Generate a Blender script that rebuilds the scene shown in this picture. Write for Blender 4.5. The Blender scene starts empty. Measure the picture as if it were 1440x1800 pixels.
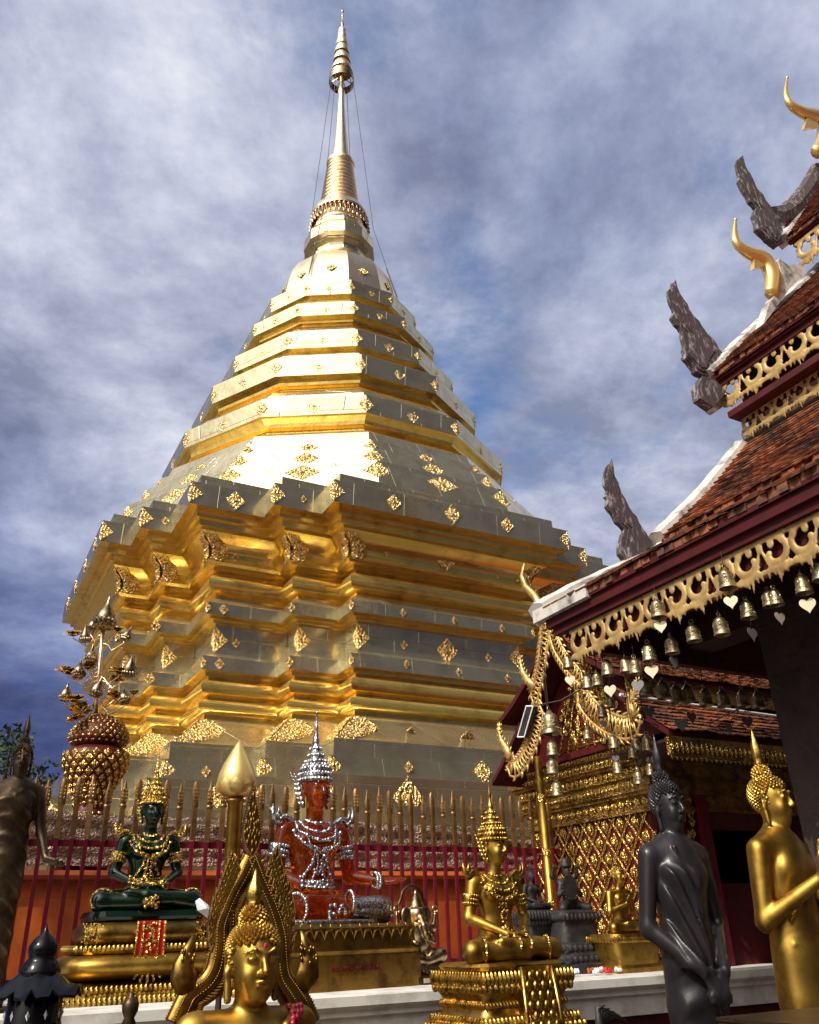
import bpy, bmesh, math, random
import numpy as np
from mathutils import Vector, Matrix
from mathutils.bvhtree import BVHTree
random.seed(7)
PI = math.pi
scene = bpy.context.scene
col = scene.collection

# ------------------------------------------------------------------ camera
EYE = np.array([0.0, 0.0, 1.6])
FPX = 1470.0
PITCH = math.radians(26.6)
ROLL = math.radians(-1.8)
fw = np.array([0, math.cos(PITCH), math.sin(PITCH)])
_r0 = np.array([1.0, 0, 0]); _u0 = np.cross(_r0, fw)
CR = math.cos(ROLL) * _r0 + math.sin(ROLL) * _u0
CU = math.cos(ROLL) * _u0 - math.sin(ROLL) * _r0
camd = bpy.data.cameras.new('camera')
camd.sensor_fit = 'HORIZONTAL'; camd.sensor_width = 36.0
camd.lens = 36.0 * FPX / 1440.0
camd.clip_start = 0.05; camd.clip_end = 3000
cam = bpy.data.objects.new('camera', camd); col.objects.link(cam)
M = Matrix(((CR[0], CU[0], -fw[0], 0), (CR[1], CU[1], -fw[1], 0), (CR[2], CU[2], -fw[2], EYE[2]), (0, 0, 0, 1)))
cam.matrix_world = M
scene.camera = cam

# ------------------------------------------------------------------ sun, sky
SUN_AZ, SUN_EL = math.radians(217), math.radians(44)
sd = bpy.data.lights.new('sun', 'SUN'); sd.energy = 5.0; sd.angle = math.radians(0.5); sd.color = (1.0, 0.93, 0.82)
so = bpy.data.objects.new('sun', sd); col.objects.link(so)
dsun = Vector((math.sin(SUN_AZ) * math.cos(SUN_EL), math.cos(SUN_AZ) * math.cos(SUN_EL), math.sin(SUN_EL)))
so.rotation_euler = dsun.to_track_quat('Z', 'Y').to_euler()
so.location = (-20, -20, 30)
scene.view_settings.view_transform = 'Standard'
scene.view_settings.look = 'None'
scene.view_settings.exposure = -0.35
scene.view_settings.gamma = 1.0

w = bpy.data.worlds.new('World'); scene.world = w; w.use_nodes = True
nt = w.node_tree; N = nt.nodes; L = nt.links
for n_ in list(N): N.remove(n_)
def nd(t, **k):
    n_ = N.new(t)
    for a, b in k.items(): setattr(n_, a, b)
    return n_
out = nd('ShaderNodeOutputWorld'); bg = nd('ShaderNodeBackground')
sky = nd('ShaderNodeTexSky'); sky.sky_type = 'NISHITA'; sky.sun_disc = False
sky.sun_elevation = SUN_EL; sky.sun_rotation = SUN_AZ; sky.air_density = 1.3; sky.dust_density = 0.6; sky.ozone_density = 3.0
tc = nd('ShaderNodeTexCoord')
sep = nd('ShaderNodeSeparateXYZ'); L.new(tc.outputs['Generated'], sep.inputs[0])
def mth(op, a, b=None, clamp=False):
    m = nd('ShaderNodeMath', operation=op); m.use_clamp = clamp
    for i, x in enumerate((a, b)):
        if x is None: continue
        if isinstance(x, (int, float)): m.inputs[i].default_value = x
        else: L.new(x, m.inputs[i])
    return m.outputs[0]
zc = mth('ADD', mth('MAXIMUM', sep.outputs[2], 0.0), 0.22)
px_ = mth('DIVIDE', sep.outputs[0], zc); py_ = mth('DIVIDE', sep.outputs[1], zc)
cmb = nd('ShaderNodeCombineXYZ'); L.new(px_, cmb.inputs[0]); L.new(py_, cmb.inputs[1])
def noise(scale, detail, rough, off, dist=0.0):
    mp = nd('ShaderNodeMapping'); mp.inputs['Location'].default_value = off; L.new(cmb.outputs[0], mp.inputs[0])
    n_ = nd('ShaderNodeTexNoise'); n_.inputs['Scale'].default_value = scale; n_.inputs['Detail'].default_value = detail
    n_.inputs['Roughness'].default_value = rough; n_.inputs['Distortion'].default_value = dist
    L.new(mp.outputs[0], n_.inputs['Vector']); return n_.outputs['Fac']
def ramp(f, stops):
    r = nd('ShaderNodeValToRGB'); cr = r.color_ramp
    while len(cr.elements) < len(stops): cr.elements.new(0.5)
    for el, (p, c) in zip(cr.elements, stops): el.position = p; el.color = tuple(c) + (1,)
    L.new(f, r.inputs[0]); return r.outputs[0]
def mix(f, a, b, bt='MIX'):
    m = nd('ShaderNodeMix', data_type='RGBA'); m.blend_type = bt
    if isinstance(f, (int, float)): m.inputs[0].default_value = f
    else: L.new(f, m.inputs[0])
    for i, x in ((6, a), (7, b)):
        if isinstance(x, tuple): m.inputs[i].default_value = x + (1,)
        else: L.new(x, m.inputs[i])
    return m.outputs[2]
cover = ramp(noise(1.8, 9, 0.62, (1.35, 0.9, 0), 0.15), [(0.31, (0, 0, 0)), (0.45, (1, 1, 1))])
shade = ramp(noise(2.5, 10, 0.64, (4.1, 2.2, 3), 0.12), [(0.33, (4.2, 4.7, 7.0)), (0.44, (6.8, 7.5, 10.2)), (0.53, (9.8, 10.5, 13.0)), (0.66, (15.4, 15.6, 16.6))])
big = ramp(noise(0.9, 3, 0.5, (7.3, 0.4, 1)), [(0.35, (0.66, 0.70, 0.80)), (0.62, (1.12, 1.10, 1.06))])
shade = mix(1.0, shade, big, 'MULTIPLY')
blue = mix(1.0, sky.outputs[0], (1.7, 1.95, 2.4), 'MULTIPLY')
CLOUDY = mix(cover, blue, shade)
# heavier blue-black cloud low on the left
lowf = mth('ADD', sep.outputs[2], mth('MULTIPLY', sep.outputs[0], 0.75))
low = ramp(mth('ADD', lowf, 0.2), [(0.07, (0.13, 0.16, 0.33)), (0.22, (0.42, 0.47, 0.66)), (0.46, (1, 1, 1))])
CLOUDY = mix(1.0, CLOUDY, low, 'MULTIPLY')
# broken cloud ahead, deeper and emptier sky behind and overhead
beh = ramp(mth('ADD', mth('MULTIPLY', sep.outputs[1], 0.5), 0.5), [(0.40, (0.11, 0.125, 0.18)), (0.70, (1, 1, 1))])
CLOUDY = mix(1.0, CLOUDY, beh, 'MULTIPLY')
# thin cloud glows round the sun
dp = nd('ShaderNodeVectorMath', operation='DOT_PRODUCT'); L.new(tc.outputs['Generated'], dp.inputs[0]); dp.inputs[1].default_value = tuple(dsun)
gl = mth('MULTIPLY', mth('POWER', mth('MAXIMUM', dp.outputs['Value'], 0.0), 8.0), 105.0)
gc = nd('ShaderNodeCombineXYZ'); L.new(gl, gc.inputs[0]); L.new(mth('MULTIPLY', gl, 0.95), gc.inputs[1]); L.new(mth('MULTIPLY', gl, 0.86), gc.inputs[2])
CLOUDY = mix(1.0, CLOUDY, gc.outputs[0], 'ADD')
L.new(CLOUDY, bg.inputs[0]); bg.inputs[1].default_value = 0.075
L.new(bg.outputs[0], out.inputs[0])

# ------------------------------------------------------------------ frame of the temple: u along the wall, v towards the viewer
AX = np.array([-1.4655, 14.918])
_a = math.radians(61.3)
E_ = np.array([math.sin(_a), math.cos(_a)]); N_ = np.array([E_[1], -E_[0]])
ANG = math.atan2(E_[1], E_[0])
def W(u, v, z): return Vector((AX[0] + u * E_[0] + v * N_[0], AX[1] + u * E_[1] + v * N_[1], z))
def _ray(x, y): return fw * FPX + CR * (x - 720) + CU * (900 - y)
def _uvz(t, d):
    p = EYE + d * t; q = p[:2] - AX
    return float(q @ E_), float(q @ N_), float(p[2])
def av(x, y, v):          # where the line of sight through a photo pixel meets the wall plane at v
    d = _ray(x, y); return _uvz(((AX + v * N_) @ N_) / (d[:2] @ N_), d)
def au(x, y, u):
    d = _ray(x, y); return _uvz(((AX + u * E_) @ E_) / (d[:2] @ E_), d)

# ------------------------------------------------------------------ object helpers
def tag(o, label=None, cat=None, group=None, kind=None):
    if label: o['label'] = label
    if cat: o['category'] = cat
    if group: o['group'] = group
    if kind: o['kind'] = kind
    return o
def thing(name, label, cat, u, v, z, rot=0.0, group=None, s=1.0):
    o = bpy.data.objects.new(name, None); col.objects.link(o)
    o.empty_display_size = 0.2
    o.location = W(u, v, z); o.rotation_euler = (0, 0, ANG + rot); o.scale = (s, s, s)
    return tag(o, label, cat, group)
def link(name, me, parent=None, loc=(0, 0, 0), rot=(0, 0, 0), scale=(1, 1, 1)):
    o = bpy.data.objects.new(name, me); col.objects.link(o)
    if parent: o.parent = parent
    o.location = loc; o.rotation_euler = rot; o.scale = scale
    return o
def dup(o, parent=None):
    c = o.copy(); col.objects.link(c); c.parent = parent
    for ch in list(o.children): dup(ch, c)
    return c

class MB:
    def __init__(s): s.v = []; s.f = []; s.mi = []; s.cm = 0
    def add(s, vs, fs):
        b = len(s.v); s.v += [tuple(map(float, p)) for p in vs]
        for f in fs: s.f.append(tuple(i + b for i in f)); s.mi.append(s.cm)
    def box(s, c, d, rz=0.0, taper=1.0, R=None):
        x, y, z = d[0] / 2, d[1] / 2, d[2] / 2
        vs = [(-x, -y, -z), (x, -y, -z), (x, y, -z), (-x, y, -z), (-x * taper, -y * taper, z), (x * taper, -y * taper, z), (x * taper, y * taper, z), (-x * taper, y * taper, z)]
        m = R if R is not None else Matrix.Rotation(rz, 3, 'Z')
        vs = [tuple(m @ Vector(p) + Vector(c)) for p in vs]
        s.add(vs, [(0, 3, 2, 1), (4, 5, 6, 7), (0, 1, 5, 4), (1, 2, 6, 5), (2, 3, 7, 6), (3, 0, 4, 7)])
    def bbox(s, x0, x1, y0, y1, z0, z1): s.box(((x0 + x1) / 2, (y0 + y1) / 2, (z0 + z1) / 2), (abs(x1 - x0), abs(y1 - y0), abs(z1 - z0)))
    def lathe(s, prof, n=24, c=(0, 0, 0), a0=0.0, sx=1, sy=1, cap=True):
        vs = []; fs = []
        for r, z in prof:
            for k in range(n):
                t = a0 + 2 * PI * k / n
                vs.append((c[0] + r * math.cos(t) * sx, c[1] + r * math.sin(t) * sy, c[2] + z))
        for i in range(len(prof) - 1):
            for k in range(n):
                k2 = (k + 1) % n; fs.append((i * n + k, i * n + k2, (i + 1) * n + k2, (i + 1) * n + k))
        if cap:
            fs.append(tuple(range(n - 1, -1, -1))); fs.append(tuple((len(prof) - 1) * n + k for k in range(n)))
        s.add(vs, fs)
    def rings(s, rings, closed=True, cap=(True, True)):
        n = len(rings[0]); vs = [p for r in rings for p in r]; fs = []
        for i in range(len(rings) - 1):
            for k in range(n if closed else n - 1):
                k2 = (k + 1) % n; fs.append((i * n + k, i * n + k2, (i + 1) * n + k2, (i + 1) * n + k))
        if cap[0]: fs.append(tuple(range(n - 1, -1, -1)))
        if cap[1]: fs.append(tuple((len(rings) - 1) * n + k for k in range(n)))
        s.add(vs, fs)
    def tube(s, pts, r, n=8, up=(0, 0, 1), flat=1.0, cap=True):
        pts = [Vector(p) for p in pts]
        rr = r if isinstance(r, (list, tuple)) else [r] * len(pts)
        R = []; pu = None
        for i, p in enumerate(pts):
            t = (pts[min(i + 1, len(pts) - 1)] - pts[max(i - 1, 0)]).normalized()
            if pu is None:
                pu = Vector(up) if abs(Vector(up).dot(t)) < 0.95 else Vector((1, 0, 0.01))
            a = t.cross(pu)
            if a.length < 1e-5: a = t.cross(Vector((0.3, 1, 0.2)))
            a.normalize(); b = a.cross(t).normalized(); pu = b
            R.append([tuple(p + (a * math.cos(2 * PI * k / n) * flat + b * math.sin(2 * PI * k / n)) * rr[i]) for k in range(n)])
        s.rings(R, True, (cap, cap))
    def prism(s, pts, org, X, Y, th, thf=None):      # outline extruded both ways along the normal
        X = Vector(X).normalized(); Y = Vector(Y).normalized(); Zn = X.cross(Y).normalized(); org = Vector(org)
        n = len(pts); vs = []
        for sgn in (-0.5, 0.5):
            for a, b in pts: vs.append(tuple(org + X * a + Y * b + Zn * (th if thf is None else thf(a, b)) * sgn))
        fs = [tuple(range(n - 1, -1, -1)), tuple(range(n, 2 * n))] + [(i, (i + 1) % n, n + (i + 1) % n, n + i) for i in range(n)]
        s.add(vs, fs)
    def ball(s, c, r, n=8, m=6, R=None):
        if isinstance(r, (int, float)): r = (r, r, r)
        vs = []; fs = []
        for i in range(1, m):
            ph = PI * i / m
            for k in range(n):
                t = 2 * PI * k / n
                vs.append(Vector((r[0] * math.sin(ph) * math.cos(t), r[1] * math.sin(ph) * math.sin(t), r[2] * math.cos(ph))))
        vs += [Vector((0, 0, r[2])), Vector((0, 0, -r[2]))]
        if R is not None: vs = [R @ p for p in vs]
        vs = [tuple(p + Vector(c)) for p in vs]
        for i in range(m - 2):
            for k in range(n): fs.append((i * n + k, (i + 1) * n + k, (i + 1) * n + (k + 1) % n, i * n + (k + 1) % n))
        T = len(vs) - 2
        for k in range(n): fs.append((T, k, (k + 1) % n)); fs.append((T + 1, (m - 2) * n + (k + 1) % n, (m - 2) * n + k))
        s.add(vs, fs)
    def stud(s, c, nrm, up, wd, ht, dp, sides=4):   # raised diamond / petal
        nrm = Vector(nrm).normalized(); up = Vector(up); rt = up.cross(nrm).normalized(); up = nrm.cross(rt).normalized(); c = Vector(c)
        vs = [tuple(c + up * ht / 2), tuple(c - rt * wd / 2), tuple(c - up * ht / 2), tuple(c + rt * wd / 2), tuple(c + nrm * dp)]
        s.add(vs, [(0, 1, 4), (1, 2, 4), (2, 3, 4), (3, 0, 4)])
    def mesh(s, name, mats, smooth=False, angle=None):
        me = bpy.data.meshes.new(name); me.from_pydata(s.v, [], s.f)
        for m in (mats if isinstance(mats, (list, tuple)) else [mats]): me.materials.append(m)
        if any(s.mi): me.polygons.foreach_set('material_index', s.mi)
        if smooth or angle: me.polygons.foreach_set('use_smooth', [True] * len(me.polygons))
        me.update()
        bm = bmesh.new(); bm.from_mesh(me); bmesh.ops.recalc_face_normals(bm, faces=bm.faces)
        if angle:
            for e in bm.edges:
                if len(e.link_faces) == 2 and e.calc_face_angle(0) > angle: e.smooth = False
        bm.to_mesh(me); bm.free()
        return me
    def build(s, name, mats, parent=None, smooth=False, angle=None, **k):
        return link(name, s.mesh(name, mats, smooth, angle), parent, **k)

# ------------------------------------------------------------------ sculpting: blended solids turned into ONE continuous surface
class SDF:
    def __init__(s): s.p = []
    def rc(s, a, b, ra, rb=None, k=0.02, sq=(1, 1, 1), op=1): s.p.append(('c', np.array(a, float), np.array(b, float), ra, ra if rb is None else rb, k, np.array(sq, float), op)); return s
    def path(s, pts, rs, k=0.02, sq=(1, 1, 1)):
        for i in range(len(pts) - 1): s.rc(pts[i], pts[i + 1], rs[i], rs[i + 1], k, sq)
    def ell(s, c, r, k=0.02, R=None, op=1): s.p.append(('e', np.array(c, float), np.array(r, float), R, k, op)); return s
    def box(s, c, h, rd=0.01, k=0.005, R=None, op=1): s.p.append(('b', np.array(c, float), np.array(h, float), rd, k, R, op)); return s
    def disp(s, fn): s.p.append(('d', fn)); return s
    def mirror(s, fn):
        for sg in (1, -1): fn(sg)
    def _bb(s, q):
        if q[0] == 'c':
            r = max(q[3], q[4]) * q[6]; return np.minimum(q[1], q[2]) - r, np.maximum(q[1], q[2]) + r
        R = q[3] if q[0] == 'e' else q[5]
        rr = q[2] if q[0] == 'e' else q[2] + q[3]
        if R is not None: rr = np.full(3, np.linalg.norm(rr))
        return q[1] - rr, q[1] + rr
    def mesh(s, name, mat, res=0.01, smooth=True):
        bbs = [s._bb(q) for q in s.p if q[0] != 'd' and q[-1] > 0]
        lo = np.min([b[0] for b in bbs], 0) - 3 * res; hi = np.max([b[1] for b in bbs], 0) + 3 * res
        dim = np.ceil((hi - lo) / res).astype(int) + 1
        F = np.full(dim, 1.0, np.float32)
        axs = [lo[i] + res * np.arange(dim[i]) for i in range(3)]
        for q in s.p:
            if q[0] == 'd':
                X, Y, Z = np.meshgrid(*axs, indexing='ij', sparse=True); F += q[1](X, Y, Z).astype(np.float32); continue
            k = q[5] if q[0] == 'c' else q[4]
            b0, b1 = s._bb(q); mg = k + 3 * res
            i0 = np.maximum(((b0 - mg - lo) / res).astype(int), 0); i1 = np.minimum(np.ceil((b1 + mg - lo) / res).astype(int) + 1, dim)
            if np.any(i1 <= i0): continue
            P = np.stack(np.meshgrid(*[axs[i][i0[i]:i1[i]] for i in range(3)], indexing='ij'), -1)
            if q[0] == 'c':
                sq = q[6]; A = q[1] / sq; ab = q[2] / sq - A; pa = P / sq - A
                t = np.clip((pa @ ab) / max(ab @ ab, 1e-12), 0, 1)
                d = (np.linalg.norm(pa - t[..., None] * ab, axis=-1) - (q[3] + (q[4] - q[3]) * t)) * sq.min()
            elif q[0] == 'e':
                pl = P - q[1]
                if q[3] is not None: pl = pl @ np.array(q[3])
                k0 = np.linalg.norm(pl / q[2], axis=-1); k1 = np.linalg.norm(pl / (q[2] ** 2), axis=-1)
                d = k0 * (k0 - 1) / np.maximum(k1, 1e-9)
            else:
                pl = P - q[1]
                if q[5] is not None: pl = pl @ np.array(q[5])
                a = np.abs(pl) - (q[2] - q[3]); d = np.linalg.norm(np.maximum(a, 0), axis=-1) + np.minimum(a.max(-1), 0) - q[3]
            S = F[i0[0]:i1[0], i0[1]:i1[1], i0[2]:i1[2]]
            if q[-1] > 0:
                h = np.maximum(k - np.abs(S - d), 0) / k; S[...] = np.minimum(S, d) - h * h * k * 0.25
            else:
                h = np.maximum(k - np.abs(S + d), 0) / k; S[...] = np.maximum(S, -d) + h * h * k * 0.25
        return nets(F, lo, res, name, mat, smooth)

def nets(F, lo, res, name, mat, smooth=True):
    ins = F < 0; n = np.array(F.shape) - 1
    sl = lambda A, c: A[c[0]:c[0] + n[0], c[1]:c[1] + n[1], c[2]:c[2] + n[2]]
    cs = [(i, j, k) for i in (0, 1) for j in (0, 1) for k in (0, 1)]
    cnt = sum(sl(ins, c).astype(np.int8) for c in cs)
    act = np.argwhere((cnt > 0) & (cnt < 8))
    idx = -np.ones(n, np.int64); idx[tuple(act.T)] = np.arange(len(act))
    acc = np.zeros((len(act), 3)); num = np.zeros(len(act))
    for a in range(8):
        for ax in range(3):
            c = np.array(cs[a])
            if c[ax]: continue
            c2 = c.copy(); c2[ax] = 1
            fa = F[tuple((act + c).T)]; fb = F[tuple((act + c2).T)]
            m = (fa < 0) != (fb < 0)
            t = np.where(m, fa / np.where(m, fa - fb, 1), 0)
            p = act + c + 0.0; p[:, ax] += t
            acc[m] += p[m]; num[m] += 1
    V = lo + res * (acc / num[:, None])
    faces = []
    for ax in range(3):
        o1, o2 = [(1, 2), (2, 0), (0, 1)][ax]
        s0 = [slice(None)] * 3; s1 = [slice(None)] * 3; s0[ax] = slice(0, -1); s1[ax] = slice(1, None)
        ch = np.argwhere(ins[tuple(s0)] != ins[tuple(s1)])
        ch = ch[(ch[:, o1] > 0) & (ch[:, o2] > 0) & (ch[:, o1] < F.shape[o1] - 1) & (ch[:, o2] < F.shape[o2] - 1)]
        flip = ins[tuple(ch.T)]
        d1 = np.zeros(3, int); d1[o1] = 1; d2 = np.zeros(3, int); d2[o2] = 1
        q = np.stack([idx[tuple((ch - d1 - d2).T)], idx[tuple((ch - d2).T)], idx[tuple(ch.T)], idx[tuple((ch - d1).T)]], 1)
        q[~flip] = q[~flip][:, ::-1]
        faces.append(q)
    Q = np.concatenate(faces); Q = Q[(Q >= 0).all(1)]
    me = bpy.data.meshes.new(name)
    me.vertices.add(len(V)); me.vertices.foreach_set('co', V.astype(np.float32).ravel())
    me.loops.add(Q.size); me.loops.foreach_set('vertex_index', Q.astype(np.int32).ravel())
    me.polygons.add(len(Q)); me.polygons.foreach_set('loop_start', np.arange(0, Q.size, 4, dtype=np.int32))
    me.polygons.foreach_set('loop_total', np.full(len(Q), 4, np.int32))
    me.update(calc_edges=True); me.validate()
    me.polygons.foreach_set('use_smooth', [smooth] * len(me.polygons))
    me.materials.append(mat)
    return me

# ------------------------------------------------------------------ materials
def mat(name, color, rough=0.5, metal=0.0, bump=None, vary=None, trans=0.0, coat=0.0, ior=1.45, spec=None, rvar=0.0, voro=None, sss=None, seam=None, groove_shade=None, stretch=None):
    m = bpy.data.materials.new(name); m.use_nodes = True
    T = m.node_tree; b = T.nodes['Principled BSDF']
    b.inputs['Base Color'].default_value = tuple(color) + (1,)
    b.inputs['Roughness'].default_value = rough; b.inputs['Metallic'].default_value = metal
    b.inputs['Transmission Weight'].default_value = trans; b.inputs['Coat Weight'].default_value = coat; b.inputs['IOR'].default_value = ior
    if spec is not None: b.inputs['Specular IOR Level'].default_value = spec
    if sss: b.inputs['Subsurface Weight'].default_value = sss[0]; b.inputs['Subsurface Radius'].default_value = sss[1]; b.inputs['Subsurface Scale'].default_value = sss[2]
    tcn = T.nodes.new('ShaderNodeTexCoord')
    if stretch:
        mpn = T.nodes.new('ShaderNodeMapping'); mpn.inputs['Scale'].default_value = stretch; T.links.new(tcn.outputs['Object'], mpn.inputs[0]); OBJ = mpn.outputs[0]
    else: OBJ = tcn.outputs['Object']
    def nz(sc, det=4, ro=0.55):
        q = T.nodes.new('ShaderNodeTexNoise'); q.inputs['Scale'].default_value = sc; q.inputs['Detail'].default_value = det; q.inputs['Roughness'].default_value = ro
        T.links.new(OBJ, q.inputs['Vector']); return q
    if vary:      # (other colour, scale, contrast low, high)
        q = nz(vary[1], 6, 0.62); r = T.nodes.new('ShaderNodeValToRGB')
        r.color_ramp.elements[0].position = vary[2]; r.color_ramp.elements[1].position = vary[3]
        r.color_ramp.elements[0].color = tuple(vary[0]) + (1,); r.color_ramp.elements[1].color = tuple(color) + (1,)
        T.links.new(q.outputs['Fac'], r.inputs[0]); T.links.new(r.outputs[0], b.inputs['Base Color'])
    if rvar:
        q = nz(3.0, 5); r = T.nodes.new('ShaderNodeMapRange'); r.inputs[3].default_value = rough - rvar; r.inputs[4].default_value = rough + rvar
        T.links.new(q.outputs['Fac'], r.inputs[0]); T.links.new(r.outputs[0], b.inputs['Roughness'])
    if groove_shade:     # (colour, voronoi scale, low, high): recess shade painted into the pattern's grooves
        q = T.nodes.new('ShaderNodeTexVoronoi'); q.inputs['Scale'].default_value = groove_shade[1]; q.feature = 'DISTANCE_TO_EDGE'; T.links.new(tcn.outputs['Object'], q.inputs['Vector'])
        r = T.nodes.new('ShaderNodeValToRGB'); r.color_ramp.elements[0].position = groove_shade[2]; r.color_ramp.elements[1].position = groove_shade[3]
        r.color_ramp.elements[0].color = tuple(groove_shade[0]) + (1,); r.color_ramp.elements[1].color = tuple(color) + (1,)
        T.links.new(q.outputs['Distance'], r.inputs[0]); T.links.new(r.outputs[0], b.inputs['Base Color'])
    prev = None
    if seam:      # joints between the nailed sheets
        sx = T.nodes.new('ShaderNodeSeparateXYZ'); T.links.new(tcn.outputs['Object'], sx.inputs[0])
        ad = T.nodes.new('ShaderNodeMath'); T.links.new(sx.outputs[0], ad.inputs[0]); T.links.new(sx.outputs[1], ad.inputs[1])
        cx = T.nodes.new('ShaderNodeCombineXYZ'); T.links.new(ad.outputs[0], cx.inputs[0]); T.links.new(sx.outputs[2], cx.inputs[1])
        q = T.nodes.new('ShaderNodeTexBrick'); q.inputs['Scale'].default_value = 1.0; q.inputs['Brick Width'].default_value = seam[0]; q.inputs['Row Height'].default_value = seam[1]; q.inputs['Mortar Size'].default_value = 0.006; q.inputs['Mortar Smooth'].default_value = 0.6
        q.inputs['Color1'].default_value = (1, 1, 1, 1); q.inputs['Color2'].default_value = (.94, .94, .94, 1); q.inputs['Mortar'].default_value = (0, 0, 0, 1); T.links.new(cx.outputs[0], q.inputs['Vector'])
        bm_ = T.nodes.new('ShaderNodeBump'); bm_.inputs['Strength'].default_value = 0.5; bm_.inputs['Distance'].default_value = 0.01; T.links.new(q.outputs['Color'], bm_.inputs['Height']); prev = bm_
        mx = T.nodes.new('ShaderNodeMix'); mx.data_type = 'RGBA'; mx.blend_type = 'MULTIPLY'; mx.inputs[0].default_value = 0.55
        src = b.inputs['Base Color'].links[0].from_socket if b.inputs['Base Color'].links else None
        if src: T.links.new(src, mx.inputs[6])
        else: mx.inputs[6].default_value = tuple(color) + (1,)
        T.links.new(q.outputs['Color'], mx.inputs[7]); T.links.new(mx.outputs[2], b.inputs['Base Color'])
    if bump:
        for sc, st, ds in (bump if isinstance(bump, list) else [bump]):
            q = nz(sc, 4); bm_ = T.nodes.new('ShaderNodeBump'); bm_.inputs['Strength'].default_value = st; bm_.inputs['Distance'].default_value = ds
            T.links.new(q.outputs['Fac'], bm_.inputs['Height'])
            if prev: T.links.new(prev.outputs[0], bm_.inputs['Normal'])
            prev = bm_
    if voro:
        q = T.nodes.new('ShaderNodeTexVoronoi'); q.inputs['Scale'].default_value = voro[0]; T.links.new(tcn.outputs['Object'], q.inputs['Vector'])
        bm_ = T.nodes.new('ShaderNodeBump'); bm_.inputs['Strength'].default_value = voro[1]; bm_.inputs['Distance'].default_value = voro[2]
        T.links.new(q.outputs['Distance'], bm_.inputs['Height'])
        if prev: T.links.new(prev.outputs[0], bm_.inputs['Normal'])
        prev = bm_
    if prev: T.links.new(prev.outputs[0], b.inputs['Normal'])
    return m
m_panel = mat('gold_sheet', (0.68, 0.60, 0.38), 0.20, 0.88, bump=[(1.1, 0.30, 0.08), (6, 0.16, 0.012)], rvar=0.07, vary=((0.52, 0.45, 0.28), 2.6, 0.30, 0.55), seam=(0.78, 0.52))
m_mould = mat('gold_moulding', (0.88, 0.64, 0.18), 0.20, 0.82, bump=[(2.0, 0.25, 0.05), (12, 0.15, 0.008)], rvar=0.07, vary=((0.66, 0.40, 0.10), 3.0, 0.30, 0.48))
m_plaque = mat('gold_relief', (1.0, 0.74, 0.34), 0.27, 1.0, voro=(30, 1.0, 0.03), bump=(70, 0.7, 0.01), groove_shade=((0.42, 0.27, 0.09), 24, 0.02, 0.12))
m_spire = mat('pale_gold', (0.93, 0.72, 0.46), 0.3, 1.0, bump=(12, 0.3, 0.02), rvar=0.08)
m_statue = mat('statue_gold', (0.42, 0.26, 0.05), 0.42, 1.0, bump=[(30, 0.12, 0.004), (140, 0.10, 0.002)], rvar=0.12, vary=((0.20, 0.105, 0.022), 7, 0.32, 0.56))
m_carve = mat('carved_gold', (0.52, 0.34, 0.075), 0.28, 1.0, bump=(90, 0.35, 0.004), vary=((0.16, 0.085, 0.018), 14, 0.34, 0.52))
m_oldgold = mat('old_gold', (0.30, 0.175, 0.04), 0.36, 1.0, bump=(40, 0.3, 0.004), vary=((0.12, 0.06, 0.015), 10, 0.34, 0.55))
m_orn = mat('ornate_gold', (0.66, 0.45, 0.12), 0.24, 1.0, voro=(70, 0.8, 0.012), bump=(150, 0.4, 0.004), groove_shade=((0.12, 0.06, 0.015), 50, 0.0, 0.06))
m_antique = mat('antique_gold', (0.42, 0.26, 0.07), 0.38, 1.0, voro=(70, 0.9, 0.012), vary=((0.12, 0.06, 0.02), 8, 0.35, 0.6))
m_bronze = mat('bronze', (0.10, 0.065, 0.035), 0.40, 0.75, bump=(40, 0.3, 0.004), vary=((0.04, 0.025, 0.015), 7, 0.4, 0.65))
m_bright_bronze = mat('polished_bronze', (0.40, 0.29, 0.17), 0.30, 1.0, bump=(30, 0.3, 0.004), vary=((0.16, 0.11, 0.06), 12, 0.36, 0.55))
m_black = mat('black_patina', (0.010, 0.009, 0.011), 0.30, 0.0, bump=[(40, 0.25, 0.003), (130, 0.15, 0.002)], spec=0.36, rvar=0.08, vary=((0.018, 0.015, 0.017), 7, 0.38, 0.7))
m_dstone = mat('dark_stone', (0.028, 0.025, 0.026), 0.55, 0.0, bump=(30, 0.6, 0.01), vary=((0.012, 0.011, 0.012), 9, 0.4, 0.65))
m_lacq = mat('black_lacquer', (0.004, 0.004, 0.005), 0.18, 0.0, spec=0.22, coat=0.08)
m_amber = mat('amber_glass', (0.64, 0.125, 0.010), 0.08, 0.0, trans=0.94, ior=1.36, bump=(14, 0.12, 0.006))
m_emerald = mat('emerald_glass', (0.0012, 0.014, 0.004), 0.09, 0.0, trans=0.25, ior=1.5, bump=(14, 0.1, 0.006))
m_silver = mat('silver', (0.55, 0.55, 0.57), 0.24, 1.0, voro=(60, 0.5, 0.008), vary=((0.24, 0.24, 0.25), 30, 0.36, 0.52))
m_redlac = mat('red_lacquer', (0.10, 0.010, 0.010), 0.45, 0.0, spec=0.3, bump=(30, 0.15, 0.003), vary=((0.05, 0.006, 0.006), 9, 0.35, 0.65))
m_redpost = mat('crimson_paint', (0.15, 0.008, 0.022), 0.45, 0.0, spec=0.25, bump=(25, 0.2, 0.003), vary=((0.08, 0.006, 0.014), 10, 0.35, 0.65))
m_spike = mat('spike_gilt', (0.30, 0.175, 0.065), 0.40, 0.75, bump=(40, 0.3, 0.004), vary=((0.16, 0.08, 0.035), 8, 0.36, 0.62))
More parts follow.
